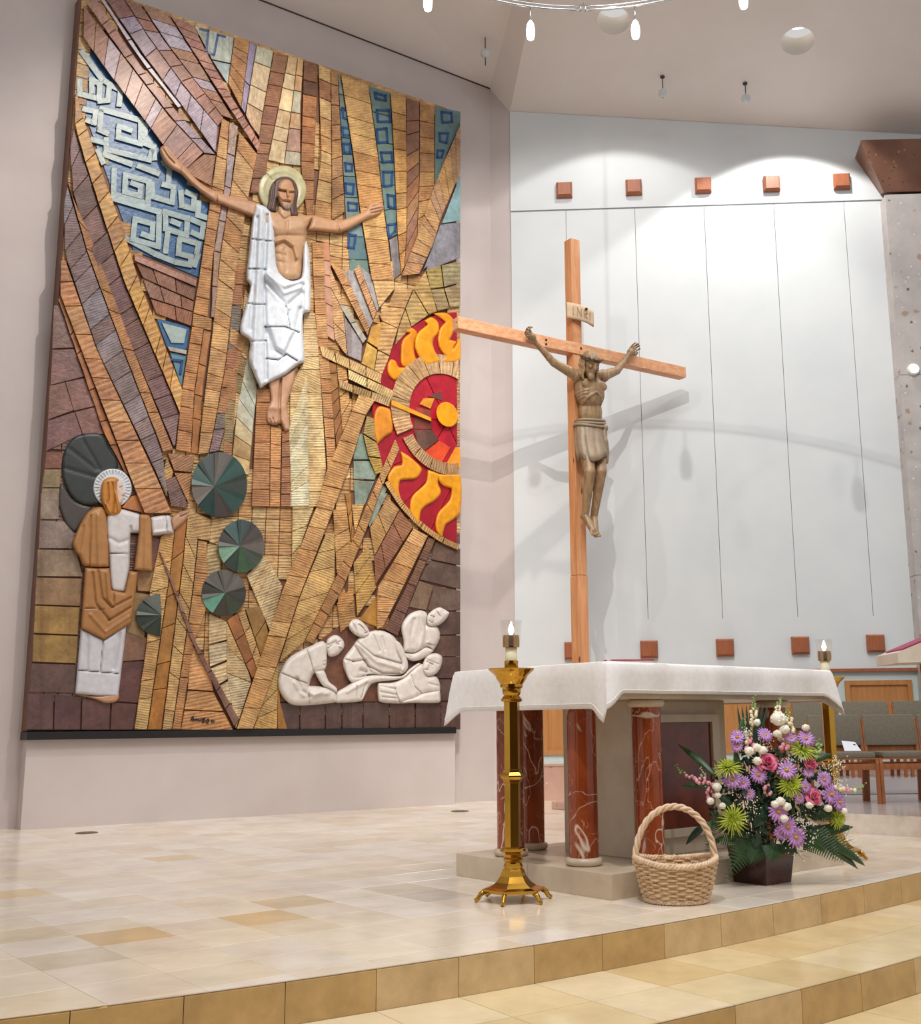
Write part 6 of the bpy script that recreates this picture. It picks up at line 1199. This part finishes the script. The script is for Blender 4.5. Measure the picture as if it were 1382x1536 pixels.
for x, y, r in [(550, 432, 30), (600, 408, 27), (640, 426, 28), (603, 497, 28), (335, 670, 28), (290, 765, 24), (340, 725, 20), (757, 765, 29), (720, 785, 24), (800, 800, 28), (780, 880, 27), (925, 275, 24), (370, 797, 22), (1075, 812, 26), (950, 790, 24), (745, 218, 48), (735, 315, 26), (785, 287, 32), (600, 240, 22), (1180, 830, 22)]:
    p = FP(x, y)+Vector((0, -.02, 0)); R = r*U; mb = MB(); mb.ball(p, (R, R, R*.85), 14, 9)
    for k in range(26):
        a = rf_.uniform(0, 6.28); e = rf_.uniform(-.4, 1.4); q = p+Vector((math.cos(a)*math.cos(e), math.sin(a)*math.cos(e), math.sin(e)*.85))*R*.92; mb.ball(q, R*.2, 6, 4)
    mb.build('white_pompon', m_white, arr, True)
# snapdragon spikes
def curve(pts, n):
    P = [Vector(p) for p in pts]
    if len(P) == 2: return [P[0].lerp(P[1], i/n) for i in range(n+1)]
    out = []
    for i in range(n+1):
        t = i/n; out.append(P[0]*(1-t)**2+P[1]*2*t*(1-t)+P[2]*t*t)
    return out
for pts, cols in [([(585, 68), (578, 150), (590, 260)], (m_bud, m_cream)), ([(760, 75), (745, 130), (738, 200)], (m_bud, m_cream)), ([(808, 135), (815, 210), (830, 300)], (m_bud, m_cream)), ([(62, 520), (95, 600), (290, 660)], (m_bud, m_salmon)), ([(1325, 650), (1290, 720), (1110, 680)], (m_bud, m_cream)), ([(520, 205), (500, 260), (520, 380)], (m_bud, m_cream)), ([(645, 560), (660, 620), (680, 720)], (m_bud, m_salmon)), ([(1015, 360), (1030, 420), (985, 480)], (m_bud, m_bud)), ([(225, 540), (255, 620), (300, 740)], (m_cream, m_salmon)), ([(560, 290), (545, 330), (560, 420)], (m_cream, m_salmon)), ([(760, 330), (760, 370), (790, 420)], (m_cream, m_salmon)), ([(1130, 640), (1160, 680), (1200, 700)], (m_cream, m_salmon))]:
    path = curve([FP(x, y, -.05 if i == 0 else None) for i, (x, y) in enumerate(pts)], 14); st = MB().tube(path, [.002+.002*i/14 for i in range(15)], 6).build('snapdragon_stem', m_stem, arr, True)
    top, low = MB(), MB()
    for i, p in enumerate(path):
        k = i/14; R = (5+k*9)*U*rf_.uniform(.7, 1.15)
        for q in range(1 if k < .25 else 2):
            a = i*2.4+q*3.1+rf_.uniform(-.5, .5); off = Vector((math.cos(a), math.sin(a)*.8-.3, rf_.uniform(-.2, .6)))*R*1.7
            (top if k < .5 else low).ball(p+off, (R, R, R*1.1), 8, 6)
    top.build('bud', cols[0], st, True); low.build('floret', cols[1], st, True)
# baby's breath
for x, y, r in [(820, 520, 75), (1080, 560, 75), (1140, 520, 50), (550, 785, 65), (655, 360, 60), (880, 1080, 70), (960, 1010, 60), (905, 895, 60), (1200, 1010, 55), (1150, 650, 55), (520, 320, 45), (430, 670, 45)]:
    mb = MB(); sm_ = MB(); c = FP(x, y)
    for k in range(46):
        q = c+Vector((rf_.gauss(0, 1)*r*U*.5, rf_.uniform(-.03, .02), rf_.gauss(0, 1)*r*U*.5)); mb.ball(q, rf_.uniform(.0028, .0048), 5, 4)
        if k % 4 == 0: sm_.tube([c+Vector((0, .03, -.03)), q], .0008, 4)
    o = setk(mb.build('babys_breath', m_white, arr, True), kind='stuff'); sm_.build('sprig', m_stem, o)
# leaves
def blade(name, pts, w_, m, dep=(None, None, None), seg=10, parent=arr, cup=.15):
    P = curve([FP(x, y, d) for (x, y), d in zip(pts, dep)], seg); V = []
    for i, p in enumerate(P):
        t = (P[min(i+1, seg)]-P[max(i-1, 0)]).normalized(); sd = t.cross(Vector((0, -1, .25))).normalized(); k = i/seg; wd = w_*U*max(.02, math.sin(math.pi*min(1, .1+.9*k))**.8)
        V += [p-sd*wd, p+Vector((0, .0, 0))+t.cross(sd)*wd*cup, p+sd*wd]
    F_ = []
    for i in range(seg): a = i*3; F_ += [(a, a+1, a+4, a+3), (a+1, a+2, a+5, a+4)]
    return solid(me_obj(name, V, F_, m, parent, smooth=True), .0012)
for pts, w_, m in [([(330, 600), (220, 480), (75, 385)], 22, m_leaf), ([(260, 930), (200, 960), (130, 1060)], 22, m_leafd), ([(950, 980), (1100, 950), (1252, 938)], 34, m_leaf), ([(960, 1000), (1150, 1080), (1282, 1220)], 30, m_leaf), ([(1000, 1000), (1200, 1080), (1330, 1200)], 28, m_leaf), ([(680, 870), (620, 870), (590, 945)], 34, m_leafd), ([(620, 980), (600, 1030), (592, 1085)], 26, m_leafd), ([(430, 790), (390, 740), (350, 745)], 28, m_leaf), ([(520, 380), (495, 280), (515, 205)], 22, m_leaf), ([(1000, 500), (1060, 460), (1110, 450)], 18, m_leaf), ([(300, 680), (200, 650), (100, 660)], 14, m_leaf), ([(480, 560), (470, 480), (460, 420)], 20, m_leaf), ([(980, 860), (1050, 850), (1100, 800)], 24, m_leafd), ([(380, 1000), (340, 1040), (260, 1060)], 14, m_leafd)]:
    blade('leaf', pts, w_, m)
for k, x in enumerate((475, 505, 535, 560, 600, 625, 650, 675)): blade('fan_blade', [(560+(x-560)*.4, 420), (560+(x-560)*.8, 250), (x, 105+abs(k-4)*6)], 9, m_leafd, (-.02, .0, .03))
def fern(a, ctrl, b_, Lf, parent=arr):
    P = curve([FP(*a, -.20), FP(*ctrl, -.22), FP(*b_, -.22)], 16); mid = MB().tube(P, [.003-.0022*i/16 for i in range(17)], 5).build('fern_frond', m_stem, parent, True); lf = MB()
    for i in range(2, 17):
        t = (P[min(i+1, 16)]-P[i-1]).normalized(); L = Lf*U*(1-(i/17))**.7*1.05
        for sg_ in (-1, 1):
            d = (t.cross(Vector((0, 1, 0)))*sg_+t*.35).normalized(); n = Vector((0, -1, .1))
            for q in range(6):
                k = q/6; c = P[i]+d*L*k; sz = L*.20*(1-k*.7); s2 = t*sz
                for s3 in (-1, 1): lf.add([c, c+s2*s3*.9+d*L*.10+n*.002, c+s2*s3*.5+d*L*.22, c+d*L*.17], [(0, 1, 2, 3)] if s3*sg_ > 0 else [(3, 2, 1, 0)])
    setk(me_obj('fern_leaflets', lf.v, lf.f, m_leaf, mid), kind='stuff')
for a, c, b_, L in [((600, 1000), (500, 1080), (410, 1280), 110), ((560, 1010), (450, 1030), (330, 1020), 80), ((640, 1030), (600, 1100), (560, 1190), 80), ((720, 1040), (720, 1090), (690, 1170), 80), ((900, 980), (1010, 1030), (1130, 1160), 90), ((960, 960), (1080, 1040), (1180, 1170), 80), ((300, 880), (300, 960), (265, 1130), 50), ((980, 820), (1060, 870), (1130, 870), 60), ((420, 950), (350, 900), (290, 830), 60), ((800, 1020), (820, 1060), (850, 1110), 70), ((1080, 980), (1200, 1080), (1320, 1180), 45)]: fern(a, c, b_, L)
# inner foliage filling the dome
fo = MB()
for k in range(900):
    x = rf_.gauss(720, 190); y = rf_.gauss(720, 190)
    if ((x-720)/420)**2+((y-720)/400)**2 > 1 or y < 380: continue
    p = FP(x, y)+Vector((0, rf_.uniform(-.005, .14), 0)); a = rf_.uniform(0, 6.28); L = rf_.uniform(.03, .065); d = Vector((math.cos(a), rf_.uniform(-.6, .2), math.sin(a))).normalized(); s = d.cross(Vector((0, -1, .3))).normalized()*L*.24; n = Vector((0, -.008, .004))
    fo.add([p, p+d*L*.5+s, p+d*L, p+d*L*.5-s, p+d*L*.5+n], [(0, 1, 4), (1, 2, 4), (2, 3, 4), (3, 0, 4)])
setk(fo.build('foliage', m_leafd, arr), kind='stuff')
stm = MB()
for k in range(26):
    a = rf_.uniform(0, 6.28); r0 = rf_.uniform(0, .08); stm.tube([(vx+math.cos(a)*r0, vy+math.sin(a)*r0, .15), (vx+math.cos(a)*r0*2, vy+math.sin(a)*r0*1.6, .5), (vx+math.cos(a)*r0*3.2, vy+math.sin(a)*r0*1.6, .68)], .004, 5)
setk(stm.build('stems', m_stem, arr), kind='stuff')
# ================================================================== CHAIRS, AMBO, LAMPS
fabric = mat('olive_grey_fabric', '6E675A', '7A7264', .9, scale=60, bump=.15, bscale=250)
chair_oak = wood('chair_oak', '8A4F2A', 'A8683A', 'z', 2.0, .4)
def chair(loc, label, rz=0.0):
    t = thing('stacking_chair', label, 'chair', loc, rz, group='grey upholstered wooden chairs')
    w_ = .255
    def B(name, c, d, m, par=t, bev=.008): return smooth_angle(MB().box(c, d, 0, bev).build(name, m, par, local=True), 40)
    st = B('seat', (0, .0, .435), (.46, .47, .055), fabric, bev=.022)
    B('seat_board', (0, 0, .402), (.46, .46, .014), chair_oak, st, .003)
    bk = MB().box((0, 0, 0), (.50, .05, .29), 0, .02); V = [(x, .245+y+z*.18, .655+z) for x, y, z in bk.v]; bo = smooth_angle(me_obj('backrest', V, bk.f, fabric, t, local=True), 40)
    B('back_board', (0, .235, .475), (.48, .016, .09), chair_oak)
    for sx in (-1, 1):
        m = MB(); m.tube([(sx*.245, -.20, 0), (sx*.245, -.205, .36), (sx*.245, -.19, .40)], .021, 4); m.build('leg', chair_oak, t, local=True)
        m = MB(); m.tube([(sx*.245, .24, 0), (sx*.245, .20, .40), (sx*.245, .235, .60), (sx*.245, .265, .76)], .021, 4); m.build('leg', chair_oak, t, local=True)
        B('side_rail', (sx*.245, 0, .375), (.03, .42, .05), chair_oak)
    B('front_rail', (0, -.2, .33), (.47, .025, .055), chair_oak); B('rear_rail', (0, .215, .33), (.47, .025, .05), chair_oak)
    return t
x2 = at_z(1326, 1206, RH); cy0 = float(x2[1])+.2; cx2 = float(x2[0])+.245; pit = .525
chair((cx2-pit, cy0, RH), 'grey upholstered chair with a white leaflet on its seat'); chair((cx2, cy0, RH), 'grey upholstered chair right of the leaflet chair, front row'); chair((cx2+pit, cy0, RH), 'grey upholstered chair cut off by the right edge, front row')
# second platform for the back row
mb = MB().box((5.2, 12.35, RH/2), (4.4, 1.5, RH-.004)); mb.v = [(x, y, z+RH+.002) for x, y, z in mb.v]
rp = setk(mb.build('platform', plat_m), 'raised marble platform under the back row of chairs', 'platform', kind='structure')
bxr = [float(at_y(px, 1058, 12.3)[0]) for px in (1223, 1299, 1375)]
for x, lab in zip(bxr, ('grey upholstered chair in back row, behind the far candle stand', 'grey upholstered chair in back row below the framed wood panel', 'grey upholstered chair in back row at the right edge')): chair((x, 12.08, 2*RH), lab)
lf = thing('leaflet', 'small white printed leaflet lying on a grey chair seat', 'leaflet', (cx2-pit+.12, cy0+.02, RH+.465))
p = Vector((cx2-pit+.10, cy0+.05, RH+.467)); pv = [p+Vector((x, y, z)) for x, y, z in ((-.09, -.07, 0), (.07, -.05, 0), (.06, .09, .075), (-.07, .08, .09))]
me_obj('sheet', pv+[q+Vector((0, .001, .003)) for q in pv], [(0, 1, 2, 3), (7, 6, 5, 4), (0, 4, 5, 1), (1, 5, 6, 2), (2, 6, 7, 3), (3, 7, 4, 0)], mat('paper_white', 'E4E8F0', 'E8ECF2', .7), lf)
q = p+Vector((.035, .035, .052)); MB().ball(q, (.013, .008, .010)).build('printed_mark', mat('navy_ink', '26304A', '26304A', .6), lf)
# ambo at the right edge
amx, amy = float(at_y(1347, 985, 8.3)[0]), 8.3; am = thing('ambo', 'stone reading desk with red edged book at the right edge', 'ambo', (amx+.35, amy, 0))
za, zb = .9+(1078-996)/1645*8.45, .9+(1078-981)/1645*8.45
T = [(amx, amy, za), (amx, amy, zb), (amx+.75, amy, zb+.30), (amx+.75, amy, za+.02)]
me_obj('desk_top', [(x, y, z) for x, y, z in T]+[(x, y+.5, z) for x, y, z in T], [(0, 3, 2, 1), (4, 5, 6, 7), (0, 1, 5, 4), (1, 2, 6, 5), (2, 3, 7, 6), (3, 0, 4, 7)], mat('pale_limestone', 'CFC2B2', 'DCD0C2', .35, scale=6), am)
MB().lathe([(.10, 0), (.10, .05), (.085, .06), (.085, za), ], (amx+.34, amy+.25, 0), 28).build('column', red_m, am, True)
ob = thing('ambo_book', 'thin red book lying on the slanted reading desk', 'book', (amx+.4, amy+.2, zb+.1))
B_ = [(amx+.045, zb+.012), (amx+.05, zb+.026), (amx+.6, zb+.246), (amx+.6, zb+.232)]
me_obj('cover', [(x, amy+.01, z+.006) for x, z in B_]+[(x, amy+.40, z+.006) for x, z in B_], [(0, 3, 2, 1), (4, 5, 6, 7), (0, 1, 5, 4), (1, 2, 6, 5), (2, 3, 7, 6), (3, 0, 4, 7)], mg, ob)
# pendant ring lamp
rcn = at_y(875, 15, 8.5); RR = 2.12; rcx, rcy, rcz = float(rcn[0]), float(rcn[1])-RR, float(rcn[2])
rl = thing('ring_light_frame', 'large steel ring hung below the ceiling carrying pendant lamps', 'light frame', (rcx, rcy, rcz))
for nm, dz in (('ring_rail', 0), ('ring_cable', .035)):
    for a0, a1 in ((90.6, 269), (271, 449.4)):
        MB().tube([(rcx+RR*math.cos(math.radians(a0+(a1-a0)*i/60)), rcy+RR*math.sin(math.radians(a0+(a1-a0)*i/60)), rcz+dz) for i in range(61)], .011 if dz == 0 else .006, 8).build(nm, steel, rl, True)
for sx in (-1, 1):
    MB().tube([(rcx+sx*.02, rcy+RR, rcz+.05), (rcx+sx*.02, rcy+RR, rcz-.02)], .007, 8).build('connector', steel, rl, True)
for a in (90, 210, 330):
    MB().tube([(rcx+RR*math.cos(math.radians(a)), rcy+RR*math.sin(math.radians(a)), rcz+.04), (rcx+RR*math.cos(math.radians(a))*.9, rcy+RR*math.sin(math.radians(a))*.9, rcz+3.2)], .006, 6).build('hanger', steel, rl, True)
for px, lab in ((650, 'lit pendant lamp cut off by the top edge, leftmost on the ring'), (796, 'lit pendant lamp left of the ring connector'), (951, 'lit pendant lamp right of the ring connector'), (1097, 'lit pendant lamp cut off by the top edge, rightmost on the ring')):
    sn = (px-875)/365; an = math.asin(sn); x, y = rcx+RR*sn, rcy+RR*math.cos(an); t = thing('pendant_lamp', lab, 'pendant lamp', (x, y, rcz-.31), group='pendant lamps on the ring')
    MB().tube([(x, y, rcz-.01), (x, y, rcz-.14)], .0055, 8).build('rod', steel, t, True)
    MB().lathe([(.012, rcz-.13), (.02, rcz-.14), (.02, rcz-.15)], (x, y, 0), 16).build('cap', steel, t, True)
    MB().lathe([(.018, rcz-.145), (.030, rcz-.175), (.037, rcz-.22), (.036, rcz-.27), (.028, rcz-.305), (.012, rcz-.308)], (x, y, 0), 20).build('shade', lamp_glow, t, True)
# hanging ball microphones / sensors below the ceiling
nL = np.cross(Lf-K, vv); nL /= np.linalg.norm(nL)
ballm = mat('pale_ball', 'C8CCD2', 'D2D6DA', .4)
for (x, y0, yb, y1, pl_, lab) in ((728, 52, 80, 98, 'L', 'small pale hanging ball on a thin rod, left below the ceiling'), (994, 115, 140, 147, 'R', 'small pale hanging ball on a thin rod, middle below the ceiling'), (1118, 125, 148, 154, 'R', 'small pale hanging ball on a thin rod, right below the ceiling')):
    c = at_plane(x, y0, K, nL) if pl_ == 'L' else on_ceiling(x, y0); Yc = float(c[1]); zb_, ze = float(at_y(x, yb, Yc)[2]), float(at_y(x, y1, Yc)[2])
    t = thing('hanging_ball', lab, 'sensor', (c[0], c[1], c[2]), group='hanging balls below the ceiling')
    MB().tube([(c[0], c[1], c[2]+.02), (c[0], c[1], ze)], .006, 8).build('rod', mat('dark_rod', '3A3A40', '3A3A40', .5), t, True)
    MB().lathe([(.03, 0), (.03, -.012), (.012, -.02)], c, 14).build('ceiling_rose', shadow_line_rose, t, True)
    MB().ball((c[0], c[1], zb_), .062, 20, 14).build('ball', ballm, t, True)
